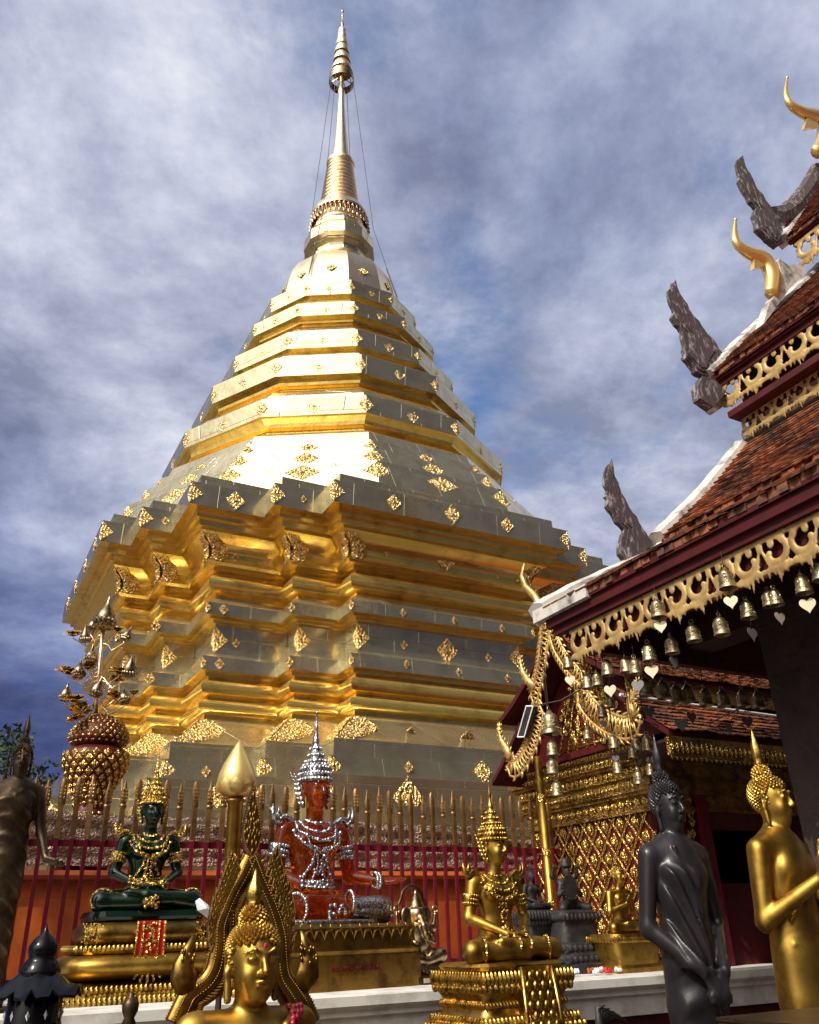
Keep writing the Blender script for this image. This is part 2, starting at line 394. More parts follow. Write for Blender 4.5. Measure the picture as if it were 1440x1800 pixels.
m_orange = mat('orange_paint', (0.48, 0.095, 0.008), 0.5, 0.0, bump=(20, 0.2, 0.004), vary=((0.26, 0.05, 0.008), 4, 0.35, 0.7))
m_cloth = mat('metallic_cloth', (0.34, 0.235, 0.17), 0.32, 0.6, voro=(46, 1.0, 0.015), bump=[(140, 1.0, 0.008)], vary=((0.17, 0.11, 0.08), 16, 0.38, 0.58))
m_white = mat('white_plaster', (0.50, 0.47, 0.43), 0.8, 0.0, bump=(35, 0.3, 0.006), vary=((0.12, 0.105, 0.10), 5, 0.35, 0.52))
m_ledge = mat('painted_ledge', (0.62, 0.60, 0.56), 0.6, 0.0, bump=(22, 0.3, 0.005), vary=((0.36, 0.34, 0.31), 5, 0.32, 0.55))
m_maroon = mat('maroon_paint_and_shade', (0.075, 0.010, 0.012), 0.6, 0.0, spec=0.2, bump=(22, 0.2, 0.004), vary=((0.04, 0.008, 0.008), 6, 0.35, 0.65))
m_tile = mat('clay_tile', (0.27, 0.082, 0.028), 0.8, 0.0, bump=(60, 0.5, 0.004), vary=((0.055, 0.026, 0.018), 3.4, 0.38, 0.60))
m_wood = mat('weathered_wood', (0.060, 0.046, 0.050), 0.8, 0.0, bump=[(16, 0.6, 0.012), (60, 0.5, 0.004)], vary=((0.24, 0.20, 0.20), 18, 0.38, 0.46), stretch=(1.3, 1.3, .5))
m_fret = mat('fretwork_gilt', (0.46, 0.31, 0.115), 0.5, 0.3, bump=(60, 0.25, 0.003), vary=((0.28, 0.17, 0.06), 9, 0.36, 0.6))
m_bargeg = mat('barge_gilt', (0.70, 0.46, 0.17), 0.38, 0.6, bump=(60, 0.5, 0.006), vary=((0.38, 0.22, 0.07), 12, 0.35, 0.6))
m_bell = mat('bell_brass', (0.50, 0.40, 0.23), 0.38, 0.8, bump=[(22, 0.5, 0.006), (60, 0.4, 0.004)], vary=((0.16, 0.12, 0.07), 14, 0.38, 0.60))
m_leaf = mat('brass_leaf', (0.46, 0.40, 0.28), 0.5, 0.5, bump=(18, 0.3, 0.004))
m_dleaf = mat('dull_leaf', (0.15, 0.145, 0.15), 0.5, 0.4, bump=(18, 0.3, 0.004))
m_steel = mat('steel', (0.5, 0.5, 0.52), 0.35, 1.0)
m_goldpaint = mat('gold_paint', (0.80, 0.56, 0.20), 0.30, 0.65, bump=(30, 0.2, 0.004))
m_dark = mat('dark_wood', (0.035, 0.014, 0.012), 0.6, 0.0, bump=(18, 0.4, 0.006))
m_pillar = mat('pillar_plaster', (0.055, 0.035, 0.035), 0.85, 0.0, bump=(14, 0.8, 0.03), vary=((0.03, 0.022, 0.022), 6, 0.35, 0.65))
m_stone = mat('courtyard_stone', (0.11, 0.085, 0.07), 0.6, 0.0, bump=(12, 0.3, 0.004), vary=((0.07, 0.055, 0.045), 2.5, 0.35, 0.65))
m_redcloth = mat('red_enamel', (0.55, 0.015, 0.02), 0.25, 0.0, coat=0.4)
m_paper = mat('white_paper', (0.72, 0.74, 0.78), 0.55, 0.0, bump=(30, 0.3, 0.004))
m_folia = mat('foliage', (0.035, 0.06, 0.02), 0.6, 0.0, vary=((0.02, 0.035, 0.014), 1.2, 0.35, 0.65))
m_bark = mat('bark', (0.08, 0.055, 0.04), 0.85, 0.0, bump=(14, 0.9, 0.02))
m_gem = mat('red_glass_beads', (0.5, 0.02, 0.06), 0.15, 0.0, coat=0.5)

# ================================================================== SETTING
g = MB(); g.add([(-900, -900, 0), (900, -900, 0), (900, 900, 0), (-900, 900, 0)], [(0, 1, 2, 3)])
tag(g.build('ground', m_stone), kind='structure')

# ================================================================== CHEDI
chedi = thing('chedi', 'tall gold clad chedi with stepped redented base, stacked rings and thin spire', 'chedi', 0, 0, 0)
QA, QC, QM, QD, QB = 1.872, 2.564, 3.593, 4.023, 4.447
def redent(dl):
    a, c, m, d, b = [q + dl for q in (QA, QC, QM, QD, QB)]
    nl = [(-a, b), (-a, d), (-c, d), (-c, m), (-m, m), (-m, c), (-d, c), (-d, a), (-b, a)]
    full = nl + [(u, -v) for u, v in nl[::-1]] + [(-u, -v) for u, v in nl] + [(-u, v) for u, v in nl[::-1]]
    return [(u, -v) for u, v in full]
def sq_part(name, prof, m, cap=False, parent=chedi):
    b = MB(); b.rings([[(x, y, z) for x, y in redent(dl)] for dl, z in prof], True, (False, cap))
    return b.build(name, m, parent, angle=0.6)
def gon_part(name, prof, m, cap=False, n=12, parent=chedi):
    b = MB(); b.lathe(prof, n, a0=-PI / 2 + PI / n, cap=False)
    if cap: b.add([(prof[-1][0] * math.cos(-PI / 2 + PI / n + 2 * PI * k / n), prof[-1][0] * math.sin(-PI / 2 + PI / n + 2 * PI * k / n), prof[-1][1]) for k in range(n)], [tuple(range(n))])
    return b.build(name, m, parent, angle=0.6 if n > 14 else 0.25)
sq_part('plinth_step', [(1.0, 2.0), (.72, 2.1), (.72, 2.56), (.47, 2.58), (.46, 2.88), (.33, 2.9), (.32, 3.21), (.12, 3.23), (.10, 3.46), (.035, 3.47), (.03, 3.68)], m_panel)
lotus_prof = [(.03, 3.68), (-.01, 3.70), (-.10, 3.77), (-.25, 3.90), (-.36, 4.02), (-.42, 4.08), (-.47, 4.10)]
sq_part('lotus_base', lotus_prof, m_panel)
sq_part('lower_moulding', [(-.47, 4.10), (-.47, 4.15), (-.40, 4.17), (-.365, 4.21), (-.36, 4.26), (-.38, 4.30), (-.43, 4.33), (-.50, 4.34), (-.50, 4.38), (-.46, 4.385), (-.41, 4.41), (-.38, 4.47), (-.385, 4.53), (-.42, 4.58), (-.49, 4.60), (-.49, 4.635), (-.43, 4.64), (-.43, 4.69), (-.36, 4.70)], m_mould)
sq_part('lower_band', [(-.36, 4.70), (-.37, 4.89), (-.50, 4.97), (-.545, 4.98)], m_panel)
sq_part('body_wall', [(-.545, 4.98), (-.545, 5.385)], m_panel)
sq_part('wall_cornice', [(-.545, 5.385), (-.50, 5.39), (-.50, 5.42), (-.44, 5.43), (-.44, 5.46), (-.37, 5.465)], m_mould)
sq_part('upper_band', [(-.37, 5.465), (-.365, 5.63), (-.45, 5.72)], m_panel)
sq_part('upper_moulding', [(-.45, 5.72), (-.51, 5.73), (-.51, 5.79), (-.45, 5.80), (-.385, 5.84), (-.36, 5.90), (-.36, 5.97), (-.39, 6.02), (-.45, 6.06), (-.50, 6.07), (-.50, 6.11), (-.43, 6.12), (-.43, 6.15)], m_mould)
frieze_prof = [(-.43, 6.15), (-.33, 6.165), (-.30, 6.20), (-.32, 6.24), (-.36, 6.28), (-.365, 6.36), (-.34, 6.43), (-.27, 6.50), (-.19, 6.55), (-.15, 6.57)]
sq_part('frieze', frieze_prof, m_mould)
sq_part('cornice_moulding', [(-.15, 6.57), (-.15, 6.60), (-.095, 6.605), (-.09, 6.69), (-.035, 6.70), (-.03, 6.79), (.06, 6.80), (.10, 6.80)], m_mould)
sq_part('cornice', [(.10, 6.80), (.11, 7.13), (-.045, 7.15), (-.05, 7.34), (-.8, 7.40)], m_panel, cap=True)
gon_part('terrace_ring', [(4.40, 7.30), (4.26, 7.88), (4.08, 7.91), (3.98, 8.26), (3.83, 8.29), (3.76, 8.54), (3.64, 8.57), (3.57, 8.80), (3.22, 8.84)], m_panel)
BANDS = [(3.39, 9.29, 9.63), (2.935, 10.42, 10.81), (2.52, 11.33, 11.70), (2.154, 12.39, 12.68), (1.785, 13.21, 13.56)]
zprev = 8.84
for i, (R, z0, z1) in enumerate(BANDS):
    t = gon_part('ring_tier', [(R, z0), (R + .012, z1), (R - .13, z1 + .03), (R - .14, z1 + .10), (R - .22, z1 + .12), (R - .24, z1 + .22), (R - (.40 if i < 4 else .30), z1 + (.40 if i in (0, 2) else .24))] if i < 4 else
                 [(R, z0), (R + .01, z1), (R - .12, z1 + .04), (R - .22, z1 + .12), (1.45, 13.86)], m_panel)
    h = z0 - zprev; Rr = R - .20
    gon_part('ring_recess', [(Rr, zprev), (Rr - .02, zprev + h * .12), (Rr + .07, zprev + h * .18), (Rr + .10, zprev + h * .30), (Rr + .07, zprev + h * .42), (Rr - .03, zprev + h * .48), (Rr - .03, zprev + h * .66), (Rr + .06, zprev + h * .70), (Rr + .07, zprev + h * .84), (R - .04, zprev + h * .97), (R, z0)], m_mould)
    zprev = z1 + (.40 if i in (0, 2) else .24)
gon_part('bell_dome', [(1.45, 13.86), (1.43, 14.0), (1.37, 14.35), (1.29, 14.68), (1.15, 14.96), (.96, 15.16), (.77, 15.28), (.66, 15.30)], m_spire)
gon_part('harmika', [(.66, 15.30), (.60, 15.34), (.60, 15.48), (.68, 15.52), (.68, 15.60), (.62, 15.63), (.64, 15.72), (.74, 15.78), (.74, 15.84), (.84, 15.88), (.83, 16.18), (.66, 16.22), (.64, 16.34), (.70, 16.38), (.69, 16.50), (.56, 16.56)], m_panel)
gon_part('spire_neck', [(.56, 16.56), (.60, 16.62), (.60, 16.68), (.54, 16.72), (.57, 16.8), (.53, 16.86), (.55, 16.92), (.50, 17.0), (.53, 17.1), (.49, 17.18), (.51, 17.28), (.49, 17.36)], m_spire, n=32)
b = MB(); nB = 40     # lace crown round the foot of the spire
for k in range(nB):
    t0 = 2 * PI * k / nB; t1 = t0 + 2 * PI / nB * .62
    p = lambda t, r, z: (r * math.cos(t), r * math.sin(t), z)
    b.tube([p(t0, .70, 16.72), p((t0 + t1) / 2, .68, 16.98), p(t1, .58, 17.22)], .012, 5); b.tube([p(t1, .70, 16.72), p((t0 + t1) / 2, .68, 16.98), p(t0, .58, 17.22)], .012, 5)
    b.ball(p((t0 + t1) / 2, .71, 16.66), (.025, .025, .05), 6, 5); b.ball(p((t0 + t1) / 2, .69, 16.90), .03, 6, 5)
b.lathe([(.69, 16.97), (.70, 17.02), (.60, 17.24), (.50, 17.38), (.49, 17.36), (.58, 17.22), (.66, 17.0)], 40, cap=False)
b.build('lace_crown', m_spire, chedi, angle=0.6)
prof = []
for k in range(11):
    z = 17.36 + k * .137; r = .485 - .0145 * k
    prof += [(r - .045, z), (r - .005, z + .025), (r + .006, z + .06), (r - .010, z + .10), (r - .06, z + .118)]
gon_part('ring_spire', prof + [(.35, 18.87), (.36, 18.93), (.345, 18.97), (.25, 18.98)], m_spire, n=32)
gon_part('spire_column', [(.25, 18.97), (.24, 19.1), (.20, 19.4), (.155, 19.95), (.115, 20.6), (.085, 21.2), (.075, 21.5), (.09, 21.6), (.095, 21.75), (.06, 21.85), (.04, 22.9)], m_spire, n=20, cap=True)
um = MB()
um.lathe([(.335, 22.02), (.34, 22.05), (.335, 22.30), (.325, 22.30), (.33, 22.05), (.325, 22.02)], 28, cap=False)
for k in range(8): t = k * PI / 4; um.tube([(.04 * math.cos(t), .04 * math.sin(t), 22.3), (.33 * math.cos(t), .33 * math.sin(t), 22.16)], .012, 5)
for k in range(6): t = k * PI / 3 + .2; um.tube([(.33 * math.cos(t), .33 * math.sin(t), 22.28), (.25 * math.cos(t), .25 * math.sin(t), 22.55)], .012, 5)
um.build('umbrella_ring', m_bright_bronze, chedi, angle=0.6)
b = MB()
for r0, z0 in ((.285, 22.48), (.245, 22.86), (.21, 23.22), (.172, 23.56), (.135, 23.88)):
    b.lathe([(r0 - .01, z0), (r0, z0), (r0 + .003, z0 + .06), (r0 * .8, z0 + .30), (r0 * .55, z0 + .40), (.03, z0 + .41), (.03, z0 + .3)], 20, cap=False)
b.lathe([(.115, 24.08), (.12, 24.2), (.09, 24.32), (.03, 24.42)], 14, cap=False)
b.build('umbrella_tier', m_spire, chedi, angle=0.5)
b = MB(); b.lathe([(.03, 24.3), (.035, 24.42), (.05, 24.5), (.035, 24.62), (.018, 24.7), (.014, 24.86), (.035, 24.9), (.014, 24.95), (.012, 25.02), (.028, 25.05), (.045, 25.1), (.028, 25.16), (.01, 25.2), (.008, 25.28)], 12)
b.build('finial', m_bright_bronze, chedi, smooth=True)
for k in range(4):
    t = -PI / 2 + PI / 4 + k * PI / 2 - .08
    p = lambda r, z: Vector((r * math.cos(t), r * math.sin(t), z))
    b = MB(); b.tube([p(.33, 22.1), p(.88, 16.4), p(1.44, 14.1)], .008, 5); b.tube([p(1.20, 15.05), p(1.43, 14.15)], .016, 5)
    b.build('guy_wire', m_dark, chedi)

# relief plaques (diamond rosettes) on faces and bent round corners
rngp = np.random.RandomState(3)
def relief_mesh(hw, hh, dp, bend, mesh_name, n=22, leaf=False):
    vs = []; fs = []
    for i in range(n + 1):
        for j in range(n + 1):
            s_, t_ = 2 * i / n - 1, 2 * j / n - 1
            x, z = (s_ - t_) / 2, (s_ + t_) / 2
            if leaf: z = z * (1 - .25 * abs(x)); x = x * 1.0
            edge = i in (0, n) or j in (0, n)
            r = math.hypot(x, z)
            h = -.3 * dp if edge else dp * (0.1 + .9 * rngp.rand() + (1.4 if r < .14 else 0) - (.8 if .14 < r < .2 else 0))
            if not edge: x += rngp.uniform(-.02, .02); z += rngp.uniform(-.02, .02)
            else: q = 1 - .08 * (((i + j) % 2)); x *= q; z *= q
            X = x * hw; Z = z * hh
            ang = bend if X > 0 else -bend            # each half turned back by `bend` from the bisecting plane
            vs.append((X * math.cos(ang) + h * math.sin(ang), abs(X) * math.sin(bend) - h * math.cos(bend), Z))
            if i < n and j < n: q = i * (n + 1) + j; fs.append((q, q + n + 1, q + n + 2, q + 1))
    b = MB(); b.add(vs, fs); return b.mesh(mesh_name, m_plaque)
_rc = {}
def plaque(name, x, y, z, face_ang, hw, hh, bend=0.0, tilt=0.0, dp=.010):
    key = (name, round(hw, 3), round(hh, 3), round(bend, 3))
    if key not in _rc: _rc[key] = relief_mesh(hw, hh, dp, bend, name)
    return link(name, _rc[key], chedi, (x, y, z), (-tilt, 0, face_ang))
# corners of the redented base: convex vertices with the bisector angle of each (front = -Y)
def convex(dl):
    r = redent(dl); n = len(r); res = []
    NL = [0, 2, 4, 6, 8]
    for i in NL: res.append((r[i], -PI / 4))                 # near-left corner block
    for i in (27, 29, 31, 33, 35): res.append((r[i], PI / 4))
    return res
for (x, y), ang in convex(.108): plaque('corner_plaque', x, y, 6.965, ang, .17, .17, PI / 4)
for (x, y), ang in convex(-.545): plaque('corner_plaque', x, y, 5.18, ang, .20, .21, PI / 4)
for (x, y), ang in convex(-.366): plaque('corner_stud', x, y, 5.55, ang, .07, .08, PI / 4); plaque('corner_stud', x, y, 4.79, ang, .07, .08, PI / 4)
for (x, y), ang in convex(.11): plaque('corner_plaque', x, y, 3.34, ang, .17, .14, PI / 4)
for (x, y), ang in convex(.326): plaque('corner_plaque', x, y, 3.04, ang, .20, .17, PI / 4)
def face_px(px, py, dl, hw, hh=None, tilt=0.0, name='face_plaque'):
    u, v, z = av(px, py, QB + dl); plaque(name, u, -v - .002, z, 0, hw, hh or hw * 1.15, 0, tilt)
for px, py, s in ((693, 883, .12), (796, 904, .15), (892, 923, .12)): face_px(px, py, .108, s)
for px, py in ((709, 1077), (799, 1091), (883, 1105)): face_px(px, py, -.366, .055)
for px, py in ((715, 1168), (807, 1182), (893, 1193)): face_px(px, py, -.363, .055)
face_px(787, 1144, -.545, .19, .20); face_px(710, 1134, -.545, .06); face_px(858, 1156, -.545, .06)
face_px(784, 987, -.34, .17, .17, 0); face_px(681, 972, -.35, .05); face_px(876, 1011, -.35, .05)
face_px(722, 1286, -.2, .07, .08, -.7); face_px(821, 1297, -.2, .12, .13, -.7)
face_px(719, 1349, .12, .065); face_px(849, 1356, .12, .15, .15); face_px(718, 1402, .33, .21, .24)
for (u, v, z, s) in ((-2.25, QD + .108, 6.965, .05), (-3.08, QM + .108, 6.965, .14), (-3.8, QC + .108, 6.965, .06),
                     (-2.2, QD - .366, 5.55, .06), (-3.0, QM - .366, 5.55, .07), (-2.2, QD - .363, 4.79, .06), (-3.0, QM - .363, 4.79, .07), (-3.7, QC - .363, 4.79, .06), (-3.7, QC - .366, 5.55, .06),
                     (-2.2, QD - .545, 5.16, .0), (-2.75, QM - .545, 5.16, .06), (-2.2, QD - .36, 6.33, .05), (-2.9, QM - .36, 6.33, .06), (-3.1, QM + .33, 3.05, .13), (-3.2, QM + .12, 3.34, .06)):
    if s: plaque('face_plaque', u, -v - .002, z, 0, s, s * 1.15)
for v in (-1.4, -.5, .5, 1.4): plaque('face_plaque', -QB - .11, -v, 6.965, -PI / 2, .12, .14)
# carved corner shells of the frieze and of the lotus base
def shell(prof, x, y, ang, wid, name, amp, lf):
    b = MB(); nx, nz = 12, 14
    zs = [p[1] for p in prof]; ds = [p[0] for p in prof]
    for sg in (-1, 1):
        vs = []; fs = []
        for i in range(nx + 1):
            for j in range(nz + 1):
                t = j / nz; z = zs[0] + (zs[-1] - zs[0]) * t; dl = float(np.interp(z, zs, ds))
                wmax = wid * (math.sin(PI * min(1, .12 + .88 * t)) ** .6 if lf else (1 - .35 * abs(2 * t - 1)) * (.92 + .12 * math.sin(t * 21)))
                X = wmax * i / nx; bump = amp * (0.4 + .6 * rngp.rand()) * (0.15 if i == nx or j in (0, nz) else 1) * (1.0 + (.8 if not lf and .25 < i / nx < .7 and .3 < t < .75 else 0))
                # side face: leaves the corner along one wall; outward offset dl from the corner line
                if sg > 0: vs.append((-dl + X, -dl - bump, z))       # along the wall that faces the viewer
                else: vs.append((-dl - bump, -dl + X, z))
                if i < nx and j < nz: q = i * (nz + 1) + j; fs.append((q, q + nz + 1, q + nz + 2, q + 1))
        b.add(vs, fs)
    return b.mesh(name, m_plaque)
fr = [p for p in frieze_prof if 6.17 < p[1] < 6.56]
sh1 = shell(fr, 0, 0, 0, .27, 'frieze_shell', .05, False)
sh2 = shell([(d, z) for d, z in reversed(lotus_prof[1:6])][::-1], 0, 0, 0, .46, 'lotus_leaf', .03, True)
r0 = redent(0)
for i in (0, 2, 4, 6, 8): link('frieze_shell', sh1, chedi, (r0[i][0], r0[i][1], 0)); link('lotus_leaf', sh2, chedi, (r0[i][0], r0[i][1], 0))
for i in (27, 29, 31, 33, 35): link('frieze_shell', sh1, chedi, (r0[i][0], r0[i][1], 0), (0, 0, PI / 2)); link('lotus_leaf', sh2, chedi, (r0[i][0], r0[i][1], 0), (0, 0, PI / 2))
# rosettes on the twelve-sided rings
for bi, (R, z0, z1) in enumerate(BANDS):
    sz = .135 - .012 * bi; zc = (z0 + z1) / 2; ap = R * math.cos(PI / 12)
    for k in range(-4, 4):
        t = -PI / 2 + k * PI / 6
        plaque('ring_rosette', ap * math.cos(t), ap * math.sin(t), zc, t + PI / 2, sz, sz * 1.15)
        t += PI / 12; plaque('ring_corner_rosette', (R + .004) * math.cos(t), (R + .004) * math.sin(t), zc, t + PI / 2, sz * 1.05, sz * 1.2, PI / 12)
for R, z, hw, hh in ((4.305, 7.70, .30, .16), (4.03, 8.09, .22, .15), (3.80, 8.42, .15, .10)):
    for k in range(-4, 4):
        t = -PI / 2 + k * PI / 6; ap = R * math.cos(PI / 12)
        plaque('terrace_rosette', ap * math.cos(t), ap * math.sin(t), z, t + PI / 2, hw, hh, 0, .25)
        t += PI / 12; plaque('terrace_corner_rosette', R * math.cos(t), R * math.sin(t), z, t + PI / 2, hw * .8, hh * 1.1, PI / 12, .25)
for k in range(-4, 4):
    t = -PI / 2 + k * PI / 6; plaque('bell_rosette', 1.345 * math.cos(t), 1.345 * math.sin(t), 14.30, t + PI / 2, .13, .13, 0, .3)

# cloth band and painted terrace round the foot of the chedi
b = MB(); H = 5.30; pts = []
per = [(-H, -H), (-H, H), (H, H), (H, -H)]
NS = 160
for sidx in range(4):
    p0, p1 = per[sidx], per[(sidx + 1) % 4]
    for k in range(NS): t = k / NS; pts.append((p0[0] + (p1[0] - p0[0]) * t, p0[1] + (p1[1] - p0[1]) * t))
rows = []
for j in range(13):
    t = j / 12; ring = []
    for i, (x, y) in enumerate(pts):
        sag = .05 * math.sin(i * .11) + .03 * math.sin(i * .041 + 1)
        z = 2.19 + .012 * math.sin(i * .3) + t * (.40 + sag)
        o_ = .025 * math.sin(j * 1.9 + .6 * math.sin(i * .13)) + .012 * math.sin(i * .9 + j)
        f = 1 + o_ / H; ring.append((x * f, y * f, z))
    rows.append(ring)
b.rings(rows, True, (False, False))
cl = thing('chedi_cloth', 'glittering silver pink cloth band wrapped round the foot of the chedi', 'cloth', 0, 0, 0)
b.build('cloth_band', m_cloth, cl, smooth=True)
b = MB()
for z in (2.20, 2.60): b.rings([[(s1 * 5.36, s2 * 5.36, z + dz) for s1, s2 in ((-1, -1), (1, -1), (1, 1), (-1, 1))] for dz in (0, .025)], True, (False, False))
b.build('cord_hem', m_cloth, cl)
ter = thing('terrace_wall', 'low orange painted wall behind the red fence', 'wall', 0, 0, 0)
b = MB(); b.rings([[(s1 * h, s2 * h, z) for s1, s2 in ((-1, -1), (1, -1), (1, 1), (-1, 1))] for h, z in ((5.62, 0), (5.62, 1.28), (5.58, 1.30), (5.58, 1.92), (5.56, 1.93), (5.56, 2.06))], True, (False, False)); b.build('painted_face', m_orange, ter)
b = MB(); b.rings([[(s1 * h, s2 * h, z) for s1, s2 in ((-1, -1), (1, -1), (1, 1), (-1, 1))] for h, z in ((5.555, 2.06), (5.66, 2.07), (5.68, 2.10), (5.66, 2.14), (5.2, 2.16))], True, (False, True)); b.build('coping', m_orange, ter, angle=.5)

# white ledge the statues stand on
ledge = thing('statue_ledge', 'white painted ledge with a moulded nosing under the row of statues', 'ledge', -2.5, 7.7, -.02)
b = MB(); pr = [(.84, 1.05), (.84, 1.17), (.875, 1.18), (.875, 1.205), (.90, 1.215), (.92, 1.235), (.92, 1.285), (.90, 1.29), (-1.5, 1.29)]
b.rings([[(x, -y, z) for x in (-6.5, 9.0)] for y, z in pr], False, (False, False)); b.build('ledge_slab', m_ledge, ledge, angle=.5)
b = MB(); b.bbox(-6.5, 9.0, -.80, 1.5, 0, 1.05); b.bbox(-6.5, 9.0, -.87, -.80, .0, .28); b.build('ledge_base', m_maroon, ledge)  # maroon here stands in for the shade below the ledge

# ------------------------------------------------------------------ fence
US = -0.50; FV = 6.8
fence = thing('spiked_fence', 'crimson iron fence with gilt spear points round the chedi', 'fence', -3.0, FV, 1.27)
z_r = av(700, 1487, FV)[2] - 1.27
b = MB(); b.bbox(-4.2, US + 3.0 - .02, -.014, .014, z_r - .045, z_r); b.bbox(-4.2, US + 3.0 - .02, -.012, .012, .07, .11); b.build('rail', m_redpost, fence)
k = 0; x = -4.15
def spear(h, kind):
    b = MB()
    b.box((0, 0, .16), (.036, .03, .32))
    rings = []
    pr = [(.020, .32), (.026, .33), (.026, .35), (.019, .36), (.022, .38), (.027, .42), (.025, .46), (.017, .52), (.004, .60)] if kind == 0 else [(.02, .32), (.026, .33), (.024, .36), (.026, .37), (.027, .50), (.022, .555), (.012, .58), (.003, .585)]
    for r, z in pr: rings.append([(r * 1.05 * math.cos(t), r * .8 * math.sin(t), z) for t in [2 * PI * i / 10 for i in range(10)]])
    b.rings(rings)
    for i in range(4):
        for sg in (-1, 1): b.ball((sg * .014, -.017, .39 + i * .035), (.009, .007, .016), 5, 4)
    return b.mesh('gilt_spear', m_spike, angle=.6)
SP = [spear(0, 0), spear(0, 1)]
pk = MB(); pk.box((0, 0, z_r / 2 + .005), (.028, .024, z_r - .005)); pkm = pk.mesh('picket', m_redpost)
bb = MB(); bb.box((0, 0, .05), (.05, .045, .06)); bbm = bb.mesh('picket_foot', m_redpost)
while x < US + 3.0 - .03:
    p = link('picket', pkm, fence, (x, -.026, 0), (0, random.uniform(-.006, .006), 0))
    hs = random.uniform(.72, .80)
    sp = link('gilt_spear', SP[0 if random.random() < .55 else 1], p, (0, 0, z_r + random.uniform(-.01, .02)), (0, random.uniform(-.012, .012), random.uniform(-.3, .3)), (1, 1, hs))
    x += .108 + random.uniform(-.006, .006); k += 1

# ================================================================== PAVILION on the right
PU, PV = -2.0, 9.5
pav = thing('pavilion', 'dark red timber pavilion with three stacked clay tiled roofs and white verges', 'pavilion', PU, PV, 0)
def P(u, v, z): return (u - PU, -(v - PV), z)
def arcpts(prof, step):
    pr = [Vector((a, b, 0)) for a, b in prof]; res = []; d = 0; out_ = []
    tot = [0]
    for i in range(1, len(pr)): tot.append(tot[-1] + (pr[i] - pr[i - 1]).length)
    s_ = 0
    while s_ <= tot[-1]:
        for i in range(1, len(pr)):
            if s_ <= tot[i] + 1e-9:
                t = (s_ - tot[i - 1]) / (tot[i] - tot[i - 1]); out_.append((pr[i - 1].lerp(pr[i], t), (pr[i] - pr[i - 1]).normalized())); break
        s_ += step
    return out_
rt = random.Random(11)
def tiles(b, prof, ax0, ax1, mapf, step=.085, wd=.085, th=.012):
    """overlapping flat clay tiles on a roof profile; mapf(p, q, r) maps (across, height, along) to local space"""
    rows = arcpts(prof, step); n = int((ax1 - ax0) / wd)
    for i, (p, t) in enumerate(rows[:-1]):
        nx, nz = -t.y, t.x
        off = (i % 2) * wd / 2
        for k in range(-1, n):
            a0 = max(ax0, ax0 + k * wd + off + .003); a1 = min(ax1, ax0 + (k + 1) * wd + off - .003)
            if a1 - a0 < .02: continue
            lift = .030 + rt.uniform(-.004, .006); sl = rt.uniform(-.006, .006)
            x0, z0 = p.x - t.x * (.012 + sl), p.y - t.y * (.012 + sl)
            x1, z1 = p.x + t.x * step * 1.25, p.y + t.y * step * 1.25
            vs = []
            for a in (a0, a1):
                vs += [mapf(x0 + nx * lift, z0 + nz * lift, a), mapf(x1 + nx * .010, z1 + nz * .010, a), mapf(x0 + nx * (lift - th), z0 + nz * (lift - th), a)]
            if rt.random() < .5:      # rounded lower end
                am = (a0 + a1) / 2; q = .02
                vs += [mapf(x0 - t.x * q + nx * lift, z0 - t.y * q + nz * lift, am), mapf(x0 - t.x * q + nx * (lift - th), z0 - t.y * q + nz * (lift - th), am)]
                b.add(vs, [(0, 1, 4, 3, 6), (6, 3, 5, 7), (0, 6, 7, 2), (0, 2, 1), (3, 4, 5)])
            else: b.add(vs, [(0, 1, 4, 3), (0, 3, 5, 2), (0, 2, 1), (3, 4, 5)])
def slab(b, prof, a0, a1, mapf, th):
    rings = []
    for a in (a0, a1):
        up = [mapf(x, z, a) for x, z in prof]; dn = [mapf(x, z - th, a) for x, z in reversed(prof)]
        rings.append(up + dn)
    b.rings(rings, True, (True, True))
T0 = [(-2.58, 3.47), (-2.29, 3.64), (-1.9, 3.84), (-1.63, 3.98), (-1.31, 4.16), (-1.0, 4.36)]
T1 = [(-1.36, 4.24), (-1.08, 4.48), (-.77, 4.75), (-.32, 5.19), (-.08, 5.44)]
T2 = [(-.36, 6.08), (.25, 6.68), (.94, 7.33), (1.74, 8.09), (2.1, 8.44)]
T3 = [(1.47, 8.57), (1.98, 9.22), (2.67, 10.1), (3.3, 10.95)]
NEAR = 13.6
mp = lambda x, z, a: P(x, a, z)
